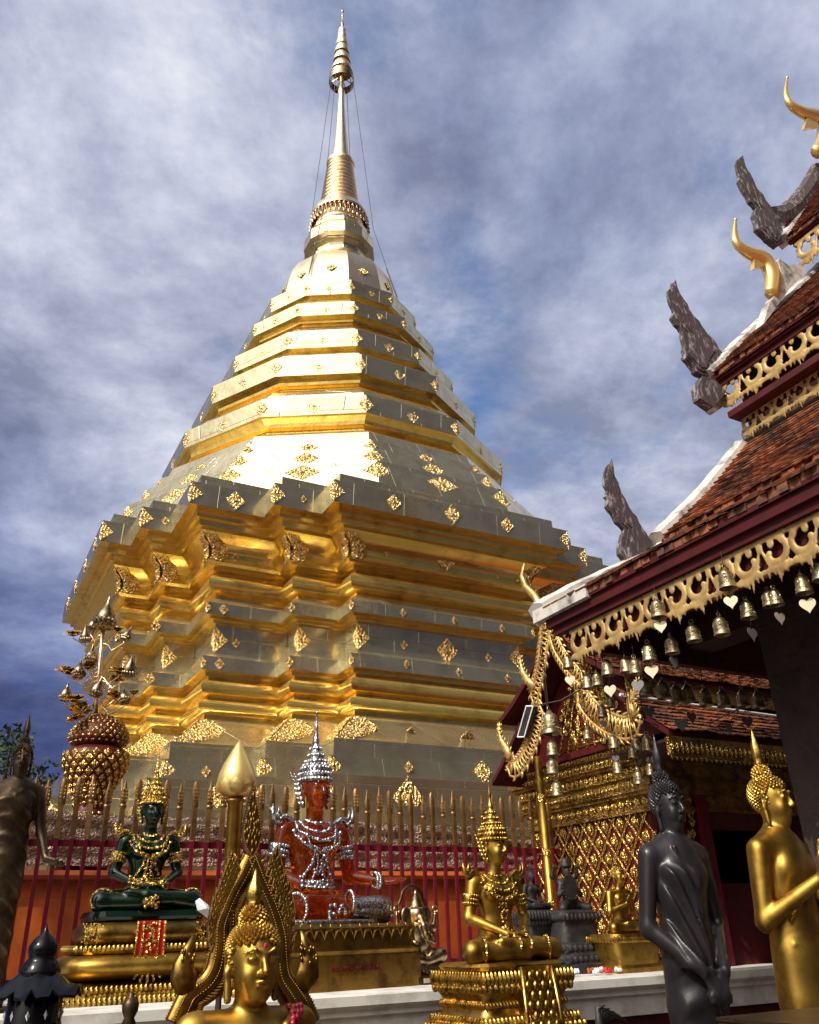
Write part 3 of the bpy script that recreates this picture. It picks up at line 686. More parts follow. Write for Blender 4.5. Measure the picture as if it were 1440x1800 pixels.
for nm, pr, v0 in (('lower_roof', T0, 9.5), ('middle_roof', T1, 9.5), ('upper_roof', T2, 9.5), ('top_roof', T3, 9.5)):
    b = MB(); slab(b, pr, v0 + .06, NEAR, mp, .05); r = b.build(nm, m_maroon, pav)
    b = MB(); tiles(b, pr, v0 + .10, 13.5, mp); b.build('clay_tiles', m_tile, r)
    # white plaster verge with a darker weathered lower lip
    b = MB(); rings = []
    ap = arcpts(pr, .12)
    for i, (p, t) in enumerate(ap):
        nx, nz = -t.y, t.x; ring = []
        j = .003 * math.sin(i * 2.3)
        for a, h in ((v0 - .05, -.07), (v0 - .055, .055 + j), (v0 + .02, .085 + j), (v0 + .10, .06 + j), (v0 + .11, .0), (v0 + .05, -.07)):
            ring.append(P(p.x + nx * h, a, p.y + nz * h))
        rings.append(ring)
    b.rings(rings); b.build('plaster_verge', m_white, r)
    # eave fascia boards stepping back
    x0, z0 = pr[0]
    fh = .115 if nm == 'lower_roof' else .07
    b = MB(); a_ = v0 + (.55 if nm == 'lower_roof' else .12)
    while a_ < 13.5:
        j_ = rt.uniform(-.008, .008); b.box(P(x0 + .012 + j_, a_, z0 - .012 + rt.uniform(-.006, .006)), (.034, .058, .042 + rt.uniform(-.008, .008))); a_ += .064
    b.build('eave_tile_end', m_tile, r)
    if nm == 'lower_roof':
        b = MB(); b.box(P(x0 + .01, v0 + .26, z0 - .012), (.06, .56, .085)); b.build('eave_cap', m_white, r)
    b = MB(); b.bbox(*[P(x0 + .02, 0, 0)[0], P(x0 + .06, 0, 0)[0]], -(NEAR - PV), -(v0 + .06 - PV), z0 - fh, z0 - .025)
    b.bbox(P(x0 + .05, 0, 0)[0], P(x0 + .10, 0, 0)[0], -(NEAR - PV), -(v0 + .09 - PV), z0 - fh - .05, z0 - fh + .03); b.build('fascia', m_maroon, r)
# walls between the roofs, flashing, ceiling, beams
b = MB()
b.bbox(P(-.95, 0, 0)[0], P(-.90, 0, 0)[0], -(NEAR - PV), -.10, 3.9, 4.52); b.build('clerestory_board', m_maroon, pav); b = MB(); b.bbox(P(-1.28, 0, 0)[0], P(-1.22, 0, 0)[0], -(NEAR - PV), -.06, 4.02, 4.20); b.build('clerestory_board', m_maroon, pav); b = MB()
b.bbox(P(-.05, 0, 0)[0], P(.0, 0, 0)[0], -(NEAR - PV), -.10, 5.3, 6.35); b.build('clerestory_board', m_maroon, pav); b = MB(); b.bbox(P(2.05, 0, 0)[0], P(2.1, 0, 0)[0], -(NEAR - PV), -.10, 8.3, 9.2)
b.build('clerestory_board', m_maroon, pav)
b = MB(); b.bbox(P(-.13, 0, 0)[0], P(-.02, 0, 0)[0], -(NEAR - PV), -.06, 5.45, 5.55); b.build('white_flashing', m_white, pav)
b = MB()
for i in range(9):
    u0, u1 = -2.44 + i * .15, -2.44 + i * .15 + .144
    zz = lambda u: 3.30 + (u + 2.44) * .42
    b.add([P(u0, 9.6, zz(u0)), P(u1, 9.6, zz(u1)), P(u1, NEAR, zz(u1)), P(u0, NEAR, zz(u0)), P(u0, 9.6, zz(u0) + .02), P(u1, 9.6, zz(u1) + .02), P(u1, NEAR, zz(u1) + .02), P(u0, NEAR, zz(u0) + .02)], [(0, 3, 2, 1), (4, 5, 6, 7), (0, 1, 5, 4), (1, 2, 6, 5), (2, 3, 7, 6), (3, 0, 4, 7)])
b.bbox(P(-1.1, 0, 0)[0], P(2.5, 0, 0)[0], -(NEAR - PV), -.1, 3.86, 3.92)
b.build('ceiling_board', m_maroon, pav)
b = MB(); b.bbox(P(-2.46, 0, 0)[0], P(-2.44, 0, 0)[0], -(NEAR - PV), -.16, 3.12, 3.40); b.build('back_board', m_maroon, pav)
b = MB(); b.bbox(P(-1.50, 0, 0)[0], P(-1.25, 0, 0)[0], -(NEAR - PV), -.15, 3.30, 3.62); b.build('beam', m_dark, pav)
b = MB(); b.bbox(P(-2.40, 0, 0)[0], P(2.5, 0, 0)[0], -.20, -.14, 3.20, 3.27); b.bbox(P(-2.40, 0, 0)[0], P(2.5, 0, 0)[0], -.22, -.12, 3.27, 3.40); b.bbox(P(-1.9, 0, 0)[0], P(2.5, 0, 0)[0], -.19, -.15, 3.40, 3.9); b.build('tie_board', m_maroon, pav)
b = MB(); b.box(P(-1.22, 10.55, 1.7), (.52, .44, 3.4)); b.box(P(-1.22, 10.55, 3.3), (.62, .54, .12)); b.box(P(-1.22, 10.55, .3), (.62, .56, .6)); b.build('pillar', m_pillar, pav)
b = MB(); b.box(P(-1.22, 13.2, 1.7), (.52, .44, 3.4)); b.build('pillar', m_pillar, pav)
# upper double eave
b = MB(); b.bbox(P(-.33, 0, 0)[0], P(-.12, 0, 0)[0], -(NEAR - PV), -.12, 5.60, 5.66); b.build('lower_eave_rail', m_maroon, pav)
# gilt fretwork: one scroll panel repeated along the eave
def fret_mesh(Lp, Hh):
    s = SDF(); th = .012
    def rib(pts, r): s.path([(x, 0, z) for x, z in pts], [r] * len(pts) if not isinstance(r, list) else r, .004, (1, .45, 1))
    for sx, ox in ((1, .25), (-1, .75)):
        cx = ox * Lp; cz = -Hh * .40; R0 = Hh * .30
        pts = []; rs = []
        for i in range(26):
            t = i / 25; a = PI * .5 + sx * t * PI * 1.55; r = R0 * (1.12 - .62 * t)
            pts.append((cx + r * math.cos(a) * 1.05, cz + r * math.sin(a))); rs.append(.010 + .008 * math.sin(PI * t))
        rib(pts, rs); s.ell((pts[-1][0], 0, pts[-1][1]), (.018, .007, .018), .004)
        for q in range(7):   # leaflets off the scroll
            i = 2 + q * 3; a = PI * .5 + sx * (i / 25) * PI * 1.55; x, z = pts[i]
            s.rc((x, 0, z), (x + math.cos(a + sx * .6) * .040, 0, z + math.sin(a + sx * .6) * .040), .011, .003, .003, (1, .45, 1))
        rib([(cx - Lp * .25 * sx, -Hh * .75), (cx - Lp * .1 * sx, -Hh * .80), (cx + Lp * .12 * sx, -Hh * .66), (cx + Lp * .25 * sx, -Hh * .15)], [.012, .015, .013, .009])
    for q in range(13):      # hanging flame tips, longest in the middle of each pendant
        x = Lp * (q + .5) / 13; c_ = abs(((q + .5) / 13 * 2) % 1 - .5) * 2; dz = Hh * (.10 + .26 * (1 - c_) ** 1.5 + .05 * math.sin(q * 2.9))
        s.rc((x, 0, -Hh * .72), (x + .012 * math.sin(q * 1.7), 0, -Hh * .74 - dz), .016, .002, .003, (1, .45, 1))
    rib([(0, -Hh * .74), (Lp, -Hh * .74)], .010); rib([(0, -Hh * .05), (Lp, -Hh * .05)], .008)
    for q in range(5): x = Lp * (q + .5) / 5; s.ell((x, 0, -Hh * .16), (.022, .007, .03), .004); s.rc((x, 0, -.0), (x, 0, -Hh * .16), .01, .01, .004, (1, .45, 1))
    s.box((Lp / 2, 0, -.008), (Lp / 2, .007, .014), .003)
    return s.mesh('fretwork', m_fret, .0058)
FM = fret_mesh(.34, .235)
def valance(u, v0, v1, ztop, sc, name='gilt_valance'):
    root = None; v = v0; k = 0
    b_ = bmesh.new(); tmp = bpy.data.meshes.new(name)
    while v < v1:
        m4 = Matrix.Translation(P(u, v, ztop)) @ Matrix.Rotation(-PI / 2, 4, 'Z') @ Matrix.Scale(sc, 4)
        if k % 2: m4 = m4 @ Matrix.Translation((.34, 0, 0)) @ Matrix.Diagonal((-1, 1, 1, 1))
        n0 = len(b_.verts); b_.from_mesh(FM); b_.verts.ensure_lookup_table()
        for q in b_.verts[n0:]: q.co = m4 @ q.co
        v += .34 * sc; k += 1
    bmesh.ops.recalc_face_normals(b_, faces=b_.faces)
    b_.to_mesh(tmp); b_.free(); tmp.materials.append(m_fret)
    tmp.polygons.foreach_set('use_smooth', [True] * len(tmp.polygons))
    return link(name, tmp, pav)
valance(-2.50, 9.72, 13.3, 3.30, 1.0)
valance(-.29, 9.58, 13.2, 6.00, 1.35); valance(-.20, 9.64, 13.2, 5.62, 1.0)
valance(1.53, 9.60, 13.0, 8.48, 1.7)

# carved finials traced on the end plane, given thickness and carved relief
def carved(name, pxs, v, th, m, parent, sp=.02):
    pts = [av(x, y, v) for x, y in pxs]
    c = Vector((sum(p[0] for p in pts) / len(pts), sum(p[2] for p in pts) / len(pts)))
    # subdivide outline with a ragged edge
    o2 = []
    for i in range(len(pts)):
        a = Vector((pts[i][0], pts[i][2])); b_ = Vector((pts[(i + 1) % len(pts)][0], pts[(i + 1) % len(pts)][2]))
        o2.append(a); dvec = b_ - a
        if dvec.length > sp * 3: o2.append(a + dvec * .5 + Vector((-dvec.y, dvec.x)) * rt.uniform(-.14, .10))
    zt_ = max(q.y for q in o2); zb_ = min(q.y for q in o2)
    b = MB(); b.prism([(q.x, q.y) for q in o2], P(0, v, 0), (1, 0, 0), (0, 0, 1), th, lambda a, z: th * (1.25 - 1.0 * (z - zb_) / (zt_ - zb_)))
    me = b.mesh(name, m); o = link(name, me, parent)
    md = o.modifiers.new('bevel', 'BEVEL'); md.width = th * .10; md.segments = 1; md.limit_method = 'ANGLE'
    return o
PX5 = lambda l: [(1020 + x / 2.5, 100 + y / 2.5) for x, y in l]
PX6 = lambda l: [(880 + x / 2.571, 780 + y / 2.571) for x, y in l]
hA = PX5([(420, 975), (428, 1020), (455, 1070), (470, 1090), (478, 1115), (520, 1165), (540, 1200), (575, 1240), (605, 1290), (635, 1330), (600, 1370), (560, 1410), (530, 1405), (500, 1390), (480, 1350), (455, 1330), (450, 1290), (445, 1240), (440, 1210), (415, 1180), (395, 1150), (408, 1125), (392, 1090), (385, 1070), (382, 1030), (398, 995)])
hB = PX5([(714, 430), (722, 470), (734, 500), (745, 515), (765, 560), (775, 585), (800, 610), (830, 660), (865, 710), (880, 760), (890, 820), (860, 840), (820, 810), (790, 780), (770, 760), (755, 700), (768, 670), (740, 640), (725, 610), (705, 580), (690, 550), (688, 510), (680, 475), (695, 445)])
hC = PX6([(503, 66), (510, 100), (516, 150), (530, 175), (545, 225), (560, 250), (578, 290), (610, 330), (640, 390), (665, 430), (700, 460), (715, 500), (650, 545), (590, 572), (560, 548), (532, 500), (540, 430), (552, 390), (520, 360), (500, 320), (472, 285), (478, 255), (465, 240), (478, 215), (463, 190), (466, 130), (488, 90)])
for o_, th in ((hA, .055), (hB, .065), (hC, .045)):
    f = carved('naga_finial', o_, 9.52, th, m_wood, pav)
    pts = [av(x, y, 9.52) for x, y in o_]; cx = sum(p[0] for p in pts) / len(pts); n_ = len(pts)
    # inner carved layers: the outline drawn in towards its own spine
    half = n_ // 2
    for lay, (kk, tt) in enumerate(((.30, 1.35), (.60, 1.65))):
        inn = []
        for i, p in enumerate(pts):
            q_ = min(pts, key=lambda w: abs(w[2] - p[2]) + (0 if (w[0] - cx) * (p[0] - cx) < 0 or abs(w[0] - p[0]) > .04 else .5))
            mx = (p[0] + q_[0]) / 2; mz = p[2]
            inn.append((p[0] + (mx - p[0]) * kk, p[2] + ((sum(w[2] for w in pts) / n_) - p[2]) * .06 * (lay + 1)))
        b = MB(); b.prism(inn, P(0, 9.52, 0), (1, 0, 0), (0, 0, 1), th * tt, lambda a, z: th * tt * (1.25 - 1.0 * (z - min(w[2] for w in pts)) / (max(w[2] for w in pts) - min(w[2] for w in pts)))); b.build('carved_layer', m_wood, f)
# dark curved naga body under the top verge
b = MB(); q = [av(1020 + x / 2.5, 100 + y / 2.5, 9.55) for x, y in ((868, 700), (905, 690), (950, 655), (1000, 590), (1050, 500))]
b.tube([P(*p) for p in q], [.14, .13, .13, .13, .13], 8, flat=.6); b.build('naga_body', m_wood, pav)
# gold horn finials
def chofa(pxs, rad, fin, v, parent, base=None):
    q = [av(x, y, v) for x, y in pxs]
    b = MB(); pts = [Vector(P(*p)) for p in q]
    sm = []; rs = []
    for i in range(len(pts) - 1):
        p0, p1, p2, p3 = pts[max(i - 1, 0)], pts[i], pts[i + 1], pts[min(i + 2, len(pts) - 1)]
        for k in range(4):
            t = k / 4; sm.append(.5 * ((2 * p1) + (p2 - p0) * t + (2 * p0 - 5 * p1 + 4 * p2 - p3) * t * t + (3 * p1 - p0 - 3 * p2 + p3) * t ** 3)); rs.append(rad[i] + (rad[i + 1] - rad[i]) * t)
    sm.append(pts[-1]); rs.append(rad[-1])
    b.tube(sm, rs, 10, flat=.75); b.ball(sm[0], rs[0] * 1.6, 8, 6)
    o = b.build('horn_finial', m_goldpaint, parent, smooth=True)
    f = [av(x, y, v) for x, y in fin]; b = MB(); b.prism([(p[0] - PU, p[2]) for p in f], (0, -(v - PV), 0), (1, 0, 0), (0, 0, 1), .05); b.build('beak', m_goldpaint, o)
chofa(PX5([(683, 715), (680, 770), (690, 820), (740, 860), (800, 885), (835, 930), (848, 985), (842, 1045)]), [.012, .03, .055, .075, .095, .10, .095, .08], PX5([(758, 890), (790, 885), (800, 925), (758, 935)]), 9.75, pav)
chofa(PX5([(910, 92), (905, 160), (925, 210), (980, 245), (1040, 262), (1075, 300), (1068, 380), (1040, 420)]), [.014, .035, .065, .09, .11, .12, .11, .09], PX5([(995, 265), (1035, 270), (1040, 310), (978, 320)]), 9.75, pav)
PX7 = lambda l: [(1002 + x / 2.326, 70 + y / 2.326) for x, y in l]
def flat(name, pxs, v, th, m):
    q = [av(*p_, v) for p_ in pxs]; b = MB(); b.prism([(p[0] - PU, p[2]) for p in q], (0, -(v - PV), 0), (1, 0, 0), (0, 0, 1), th); return b.build(name, m, pav)
flat('ridge_cap', PX7([(840, 905), (880, 935), (935, 925), (952, 960), (885, 1025), (835, 1095), (772, 1180), (800, 1090), (850, 1010)]), 9.72, .10, m_white)
flat('naga_curl', PX7([(530, 1385), (510, 1425), (518, 1475), (572, 1512), (625, 1450), (580, 1400)]), 9.60, .09, m_wood)
flat('eave_tip', PX7([(570, 1512), (615, 1447), (640, 1460), (625, 1500), (590, 1525)]), 9.55, .10, m_white)

# ================================================================== GILDED SHRINE
SU = US; SV0, SV1 = 6.35, 8.15
shr = thing('shrine', 'small gilded mosaic shrine with carved naga bargeboards and clay tiled roof', 'shrine', SU, SV1, 1.27)
def S(u, v, z): return (u - SU, -(v - SV1), z - 1.27)
b = MB()
b.add([S(SU, SV0, 1.27), S(SU, SV1, 1.27), S(SU, SV1, 2.95), S(SU, SV0, 2.95)], [(0, 1, 2, 3)])
b.bbox(0, 4.0, .0, .06, 1.05, 1.75)            # wall over the door
b.bbox(0, .50, .0, .06, 0, 1.05 + .3); b.bbox(1.42, 4.0, .0, .06, 0, 1.75)
b.bbox(0.02, 4.0, 1.74, 1.80, 0, 1.75); b.bbox(3.94, 4.0, .06, 1.74, 0, 1.75); b.bbox(.02, 3.94, .06, 1.74, 1.68, 1.75)
b.build('wall', m_redlac, shr)
b = MB()                                        # gilt lattice with flower bosses
LV, LZ = .205, .27
z0, z1, v0, v1 = 1.33, 2.46, SV0 + .02, SV1 - .02
b.cm = 0
def seg(p, q, r=.010):
    b.tube([p, q], r, 4, up=(1, 0, 0), flat=.9)
nV = int((v1 - v0) / LV) + 1; nZ = int((z1 - z0) / LZ) + 1
sl = LZ / LV
for k in range(-nZ * 1 - 2, nV + nZ + 2):
    for sg in (1, -1):
        vA = v0 + k * LV; pts = []
        # line v = vA + (z - z0)/sl * sg clipped to the panel
        f = lambda z: vA + (z - z0) / sl * sg
        za, zb = z0, z1
        if sg > 0: za = max(za, z0 + (v0 - vA) * sl); zb = min(zb, z0 + (v1 - vA) * sl)
        else: za = max(za, z0 + (vA - v1) * sl); zb = min(zb, z0 + (vA - v0) * sl)
        if zb - za > .02: seg(S(SU - .012, f(za), za), S(SU - .012, f(zb), zb), .015 if sg > 0 else .012)
for i in range(-1, nV + 1):
    for j in range(nZ * 2 + 1):
        zc = z0 + j * LZ / 2; vc = v0 + (i + (.5 if j % 2 == 0 else 0)) * LV
        # cell centres lie half way between the lattice crossings
        vc += 0.0; zc += 0.0
        if not (v0 + .03 < vc < v1 - .03 and z0 + .04 < zc < z1 - .04): continue
        b.stud(S(SU - .006, vc, zc - .015), (-1, 0, 0), (0, 0, 1), .075, .14, .04); b.ball(S(SU - .028, vc, zc - .01), (.022, .03, .042), 7, 6)
b.build('gilt_lattice', m_antique if False else m_orn, shr)
b = MB()                                        # carved bands stepping out under the roof
for za, zb, o_ in ((1.27, 1.33, .04), (2.46, 2.49, .04), (2.49, 2.60, .02), (2.60, 2.63, .055), (2.63, 2.72, .075), (2.72, 2.75, .06), (2.75, 2.84, .09), (2.84, 2.87, .12), (2.87, 2.95, .15), (2.95, 3.02, .18), (3.02, 3.10, .21)):
    b.bbox(-o_, .0 - .002, -o_, SV1 - SV0 + o_, za - 1.27, zb - 1.27)
    b.bbox(-o_ + .001, 4.0, -o_, -.002, za - 1.27 + .001, zb - 1.27 - .001) if za > 2.4 else None
b.build('carved_band', m_antique, shr)
for za, o_, w_, h_ in ((2.545, .022, .10, .09), (2.68, .078, .05, .05), (2.80, .092, .07, .08), (2.91, .152, .06, .07), (2.985, .182, .045, .05), (3.06, .212, .08, .08)):
    v = SV0; b = MB()
    while v < SV1 + o_:
        b.stud(S(SU - o_, v, za), (-1, 0, 0), (0, 0, 1), w_ * .95, h_, .025); b.ball(S(SU - o_ - .012, v + w_ / 2, za), (.014, w_ * .2, h_ * .25), 6, 4); v += w_
    b.build('band_flower', m_orn, shr)
# door
b = MB(); b.bbox(.46, .57, -.05, .05, 0, 1.42); b.bbox(1.37, 1.48, -.05, .05, 0, 1.42); b.bbox(.46, 1.48, -.05, .05, 1.42, 1.53); b.build('door_frame', m_redpost, shr)
b = MB(); b.bbox(.57, 1.37, .9, .95, 0, 1.42); b.bbox(.57, 1.37, .05, .10, 0, .62); b.build('door_panel', m_redlac, shr)
for x0_ in (.40, 1.54): 
    b = MB()
    for k in range(15): b.stud((x0_ + .02 * math.sin(k * 1.7), -.01, .06 + k * .095), (0, -1, 0), (0, 0, 1), .09, .11, .035)
    b.build('jamb_carving', m_antique, shr)
b = MB()
for k in range(7): b.stud((.05 + k * .055, -.005, 1.2), (0, -1, 0), (0, 0, 1), .05, .2, .03)
for k in range(5):
    for j in range(10): b.stud((.06 + k * .07, -.005, .1 + j * .1), (0, -1, 0), (0, 0, 1), .055, .09, .025)
b.build('door_ornament', m_antique, shr)
# roof: ridge along u, slopes to both sides
UB = SU - .65
apex = au(955, 1094, UB); RV = apex[1]; RZ = apex[2] - .03
mpR = lambda x, z, a: S(a, -x, z)     # across = -v
up = [(-8.66, 3.47), (-8.40, 3.60), (-8.1, 3.79), (-RV - .02, RZ)]; lo_ = [(-8.98, 2.93), (-8.80, 3.06), (-8.62, 3.21), (-8.42, 3.40)]
mpM = lambda x, z, a: S(a, 2 * RV + x, z)
for nm, pr, ua in (('upper_slope', up, UB + .05), ('lower_slope', lo_, UB + .12)):
    b = MB(); slab(b, pr, ua, 3.6, mpR, .05); r = b.build(nm, m_maroon, shr)
    b = MB(); tiles(b, pr, ua, 1.9, mpR, .07, .07); b.build('clay_tiles', m_tile, r)
    b = MB(); slab(b, pr, ua, 3.6, mpM, .05); b.build(nm, m_maroon, shr)
b = MB(); b.bbox(UB + .1 - SU, 4.0, -(8.99 - SV1), -(8.95 - SV1), 2.74 - 1.27, 2.885 - 1.27); b.bbox(UB + .1 - SU, 4.0, -(8.64 - SV1), -(8.60 - SV1), 3.30 - 1.27, 3.44 - 1.27)
fb = b.build('eave_board', m_antique, shr)
b = MB(); x = UB + .12 - SU
while x < 2.6: b.stud((x, -(8.99 - SV1), 2.80 - 1.27), (0, -1, 0), (0, 0, 1), .05, .10, .02); b.stud((x, -(8.97 - SV1), 2.735 - 1.27), (0, -1, 0), (0, 0, 1), .05, .06, .012); x += .052
b.build('eave_flower', m_orn, fb)
b = MB(); b.bbox(UB + .15 - SU, 4.0, -(8.93 - SV1), .0, 2.86 - 1.27, 2.88 - 1.27); b.build('soffit', m_dark, shr)
# gable: lacquered pediment with gilt filigree
b = MB(); b.prism([(-(8.75 - SV1), 3.0 - 1.27), (-(RV - SV1), RZ - .05 - 1.27), (-(2 * RV - 8.75 - SV1), 3.0 - 1.27)], (-.22, 0, 0), (0, 1, 0), (0, 0, 1), .05); gp = b.build('pediment', m_redlac, shr)
b = MB()
for k in range(90):
    t = rt.random(); zz = 3.06 + t * (RZ - 3.25); wv = (1 - t) * .62; vv = RV + rt.uniform(-wv, wv)
    b.ball(S(SU - .255, vv, zz), (.014, rt.uniform(.02, .045), rt.uniform(.025, .06)), 6, 5, Matrix.Rotation(rt.uniform(-1, 1), 3, 'X'))
for sg in (-1, 1):
    for q_ in range(4): b.tube([S(SU - .25, RV + sg * (.06 + .14 * q_) * (1 - t_) , 3.05 + t_ * (RZ - 3.2)) for t_ in (0, .25, .5, .75, 1)], .012, 5)
for q_ in range(5): b.tube([S(SU - .25, RV - (.6 - .12 * q_), 3.08 + .16 * q_), S(SU - .25, RV + (.6 - .12 * q_), 3.08 + .16 * q_)], .012, 5)
b.build('filigree', m_orn, gp, smooth=True)
def barge(name, pxs, wid, heads, tw=.02):
    q = [Vector(S(*au(x, y, UB))) for x, y in pxs]
    # resample
    sm = []
    for i in range(len(q) - 1):
        p0, p1, p2, p3 = q[max(i - 1, 0)], q[i], q[i + 1], q[min(i + 2, len(q) - 1)]
        for k in range(8):
            t = k / 8; sm.append(.5 * ((2 * p1) + (p2 - p0) * t + (2 * p0 - 5 * p1 + 4 * p2 - p3) * t * t + (3 * p1 - p0 - 3 * p2 + p3) * t ** 3))
    sm.append(q[-1])
    # even spacing
    L_ = [0]
    for i in range(1, len(sm)): L_.append(L_[-1] + (sm[i] - sm[i - 1]).length)
    n = max(6, int(L_[-1] / .045)); ev = []
    for k in range(n + 1):
        s_ = L_[-1] * k / n; i = min(max(np.searchsorted(L_, s_), 1), len(sm) - 1); t = (s_ - L_[i - 1]) / max(L_[i] - L_[i - 1], 1e-6); ev.append(sm[i - 1].lerp(sm[i], t))
    b = MB(); A = []; B = []; Nn = []
    for i, p in enumerate(ev):
        t = (ev[min(i + 1, n)] - ev[max(i - 1, 0)]).normalized(); nn = Vector((1, 0, 0)).cross(t).normalized()
        w_ = wid * (1 if .08 * n < i < .9 * n else .6); A.append(p + nn * w_ / 2); B.append(p - nn * w_ / 2); Nn.append(nn)
    b.tube(A, .013, 6); b.tube(B, .013, 6)
    for i in range(n):
        b.tube([A[i], B[i + 1]], .0095, 4); b.tube([B[i], A[i + 1]], .0095, 4)
        for X, sg in ((A, 1), (B, -1)):
            if sg < 0 and i % 2: continue
            t = (ev[i + 1] - ev[i]).normalized()
            b.tube([X[i], X[i] + Nn[i] * sg * .028 + t * .02, X[i] + Nn[i] * sg * .045 + t * .055], [.013, .012, .002], 5)
    o = b.build(name, m_bargeg, shr, smooth=True)
    for hp in heads:
        h = [Vector(S(*au(x, y, UB))) for x, y in hp]; b = MB()
        m_ = len(h); b.tube(h, [.045 * (1 - .85 * (i / (m_ - 1)) ** 1.3) for i in range(m_)], 8, flat=.8)
        for i in range(m_ - 1):
            for k in range(2):
                p = h[i].lerp(h[i + 1], k / 2); d = (h[i + 1] - h[i]).normalized(); nn = Vector((1, 0, 0)).cross(d); r = .04 * (1 - .8 * i / m_)
                for sg in (1, -1): b.tube([p + nn * sg * r * .7, p + nn * sg * r * 1.9 + d * .03], [.016, .003], 5)
        b.build('naga_head', m_bargeg, o, smooth=True)
    return o
Z4 = lambda l: [(860 + x / 3.6, 1140 + y / 3.6) for x, y in l]
barge('naga_bargeboard', Z4([(352, -175), (352, -60), (345, 0), (332, 110), (308, 220), (290, 300), (300, 360)]), .125, [Z4([(288, 250), (245, 205), (212, 150), (200, 95), (195, 40)])])
barge('naga_bargeboard', Z4([(300, 350), (310, 420), (296, 520), (262, 620), (215, 710), (160, 765), (120, 720)]), .15, [Z4([(135, 700), (110, 635), (75, 580), (62, 520), (66, 465)])])
barge('naga_bargeboard', Z4([(395, -155), (420, -40), (460, 40), (510, 110), (560, 170), (590, 230)]), .11, [])
barge('naga_bargeboard', Z4([(580, 250), (600, 320), (650, 390), (720, 450), (800, 490), (870, 505), (925, 470), (930, 420)]), .17, [Z4([(925, 430), (900, 380), (890, 330), (925, 280), (945, 240), (930, 180)])])
# horn over the gable
b = MB(); q = [Vector(S(*au(x, y, UB))) for x, y in [(922, 990), (917, 1012), (924, 1032), (940, 1048), (950, 1066), (952, 1098)]]
b.tube(q, [.01, .022, .034, .04, .04, .035], 8, flat=.8); b.build('horn_finial', m_bargeg, shr, smooth=True)
# light tube and cable on the tiles
b = MB(); p0, p1 = av(1090, 1221, 8.72), av(1388, 1262, 8.72); tube = thing('light_tube', 'thin white light tube clipped along the shrine tile roof', 'light tube', *p0)
d = Vector((p1[0] - p0[0], -(p1[1] - p0[1]), p1[2] - p0[2])); b.tube([Vector((0, 0, 0)), d], .012, 8); b.build('tube', m_paper, tube)
b = MB(); [b.box(d * t, (.03, .03, .035)) for t in (.02, .35, .66, .98)]; b.build('clip', m_steel, tube)

# ================================================================== FIGURES
def add_head(S_, c, k=1.0, yaw=0.0, tilt=0.0, ears=True, eyes=True):
    """head about .24 tall at k = 1, facing -Y, centre c"""
    Rm = np.array(Matrix.Rotation(yaw, 3, 'Z') @ Matrix.Rotation(tilt, 3, 'X')); c = np.array(c, float)
    p = lambda x, y, z: c + Rm @ (np.array((x, y, z)) * k)
    def ell(x, y, z, r, kk, op=1): S_.ell(p(x, y, z), np.array(r) * k, kk * k, Rm, op)
    def rc(a, b, ra, rb, kk, op=1): S_.rc(p(*a), p(*b), ra * k, rb * k, kk * k, (1, 1, 1), op)
    ell(0, .012, .035, (.080, .096, .090), .03)
    ell(0, -.012, -.02, (.070, .080, .100), .03)
    ell(0, -.050, -.088, (.036, .032, .030), .03)
    for s in (1, -1):
        ell(s * .034, -.056, -.035, (.030, .030, .034), .02)
        rc((s * .008, -.093, .026), (s * .034, -.096, .043), .0055, .006, .008); rc((s * .034, -.096, .043), (s * .064, -.070, .032), .006, .004, .008)
        if eyes:
            ell(s * .033, -.082, .013, (.021, .013, .012), .006)
            rc((s * .014, -.097, .005), (s * .034, -.097, .001), .0028, .0028, .003, -1); rc((s * .034, -.097, .001), (s * .053, -.083, .006), .0028, .0024, .003, -1)
        ell(s * .013, -.099, -.031, (.009, .010, .008), .006)
        rc((s * .024, -.088, -.054), (s * .004, -.098, -.0515), .004, .0062, .004)
        if ears:
            rc((s * .083, .012, .035), (s * .087, .016, -.03), .017, .013, .008, 1); rc((s * .087, .016, -.03), (s * .084, .008, -.105), .011, .013, .008)
            ell(s * .092, .004, .005, (.005, .010, .022), .004, -1)
    rc((0, -.088, .03), (0, -.113, -.024), .0075, .0125, .012)
    rc((-.019, -.091, -.066), (.019, -.091, -.066), .0065, .0065, .006); rc((-.02, -.098, -.0585), (.02, -.098, -.0585), .0018, .0018, .003, -1)
    return p
def fib(n):
    g = PI * (3 - math.sqrt(5))
    return [(math.sqrt(1 - z * z) * math.cos(g * i), math.sqrt(1 - z * z) * math.sin(g * i), z) for i, z in ((i, 1 - 2 * (i + .5) / n) for i in range(n))]
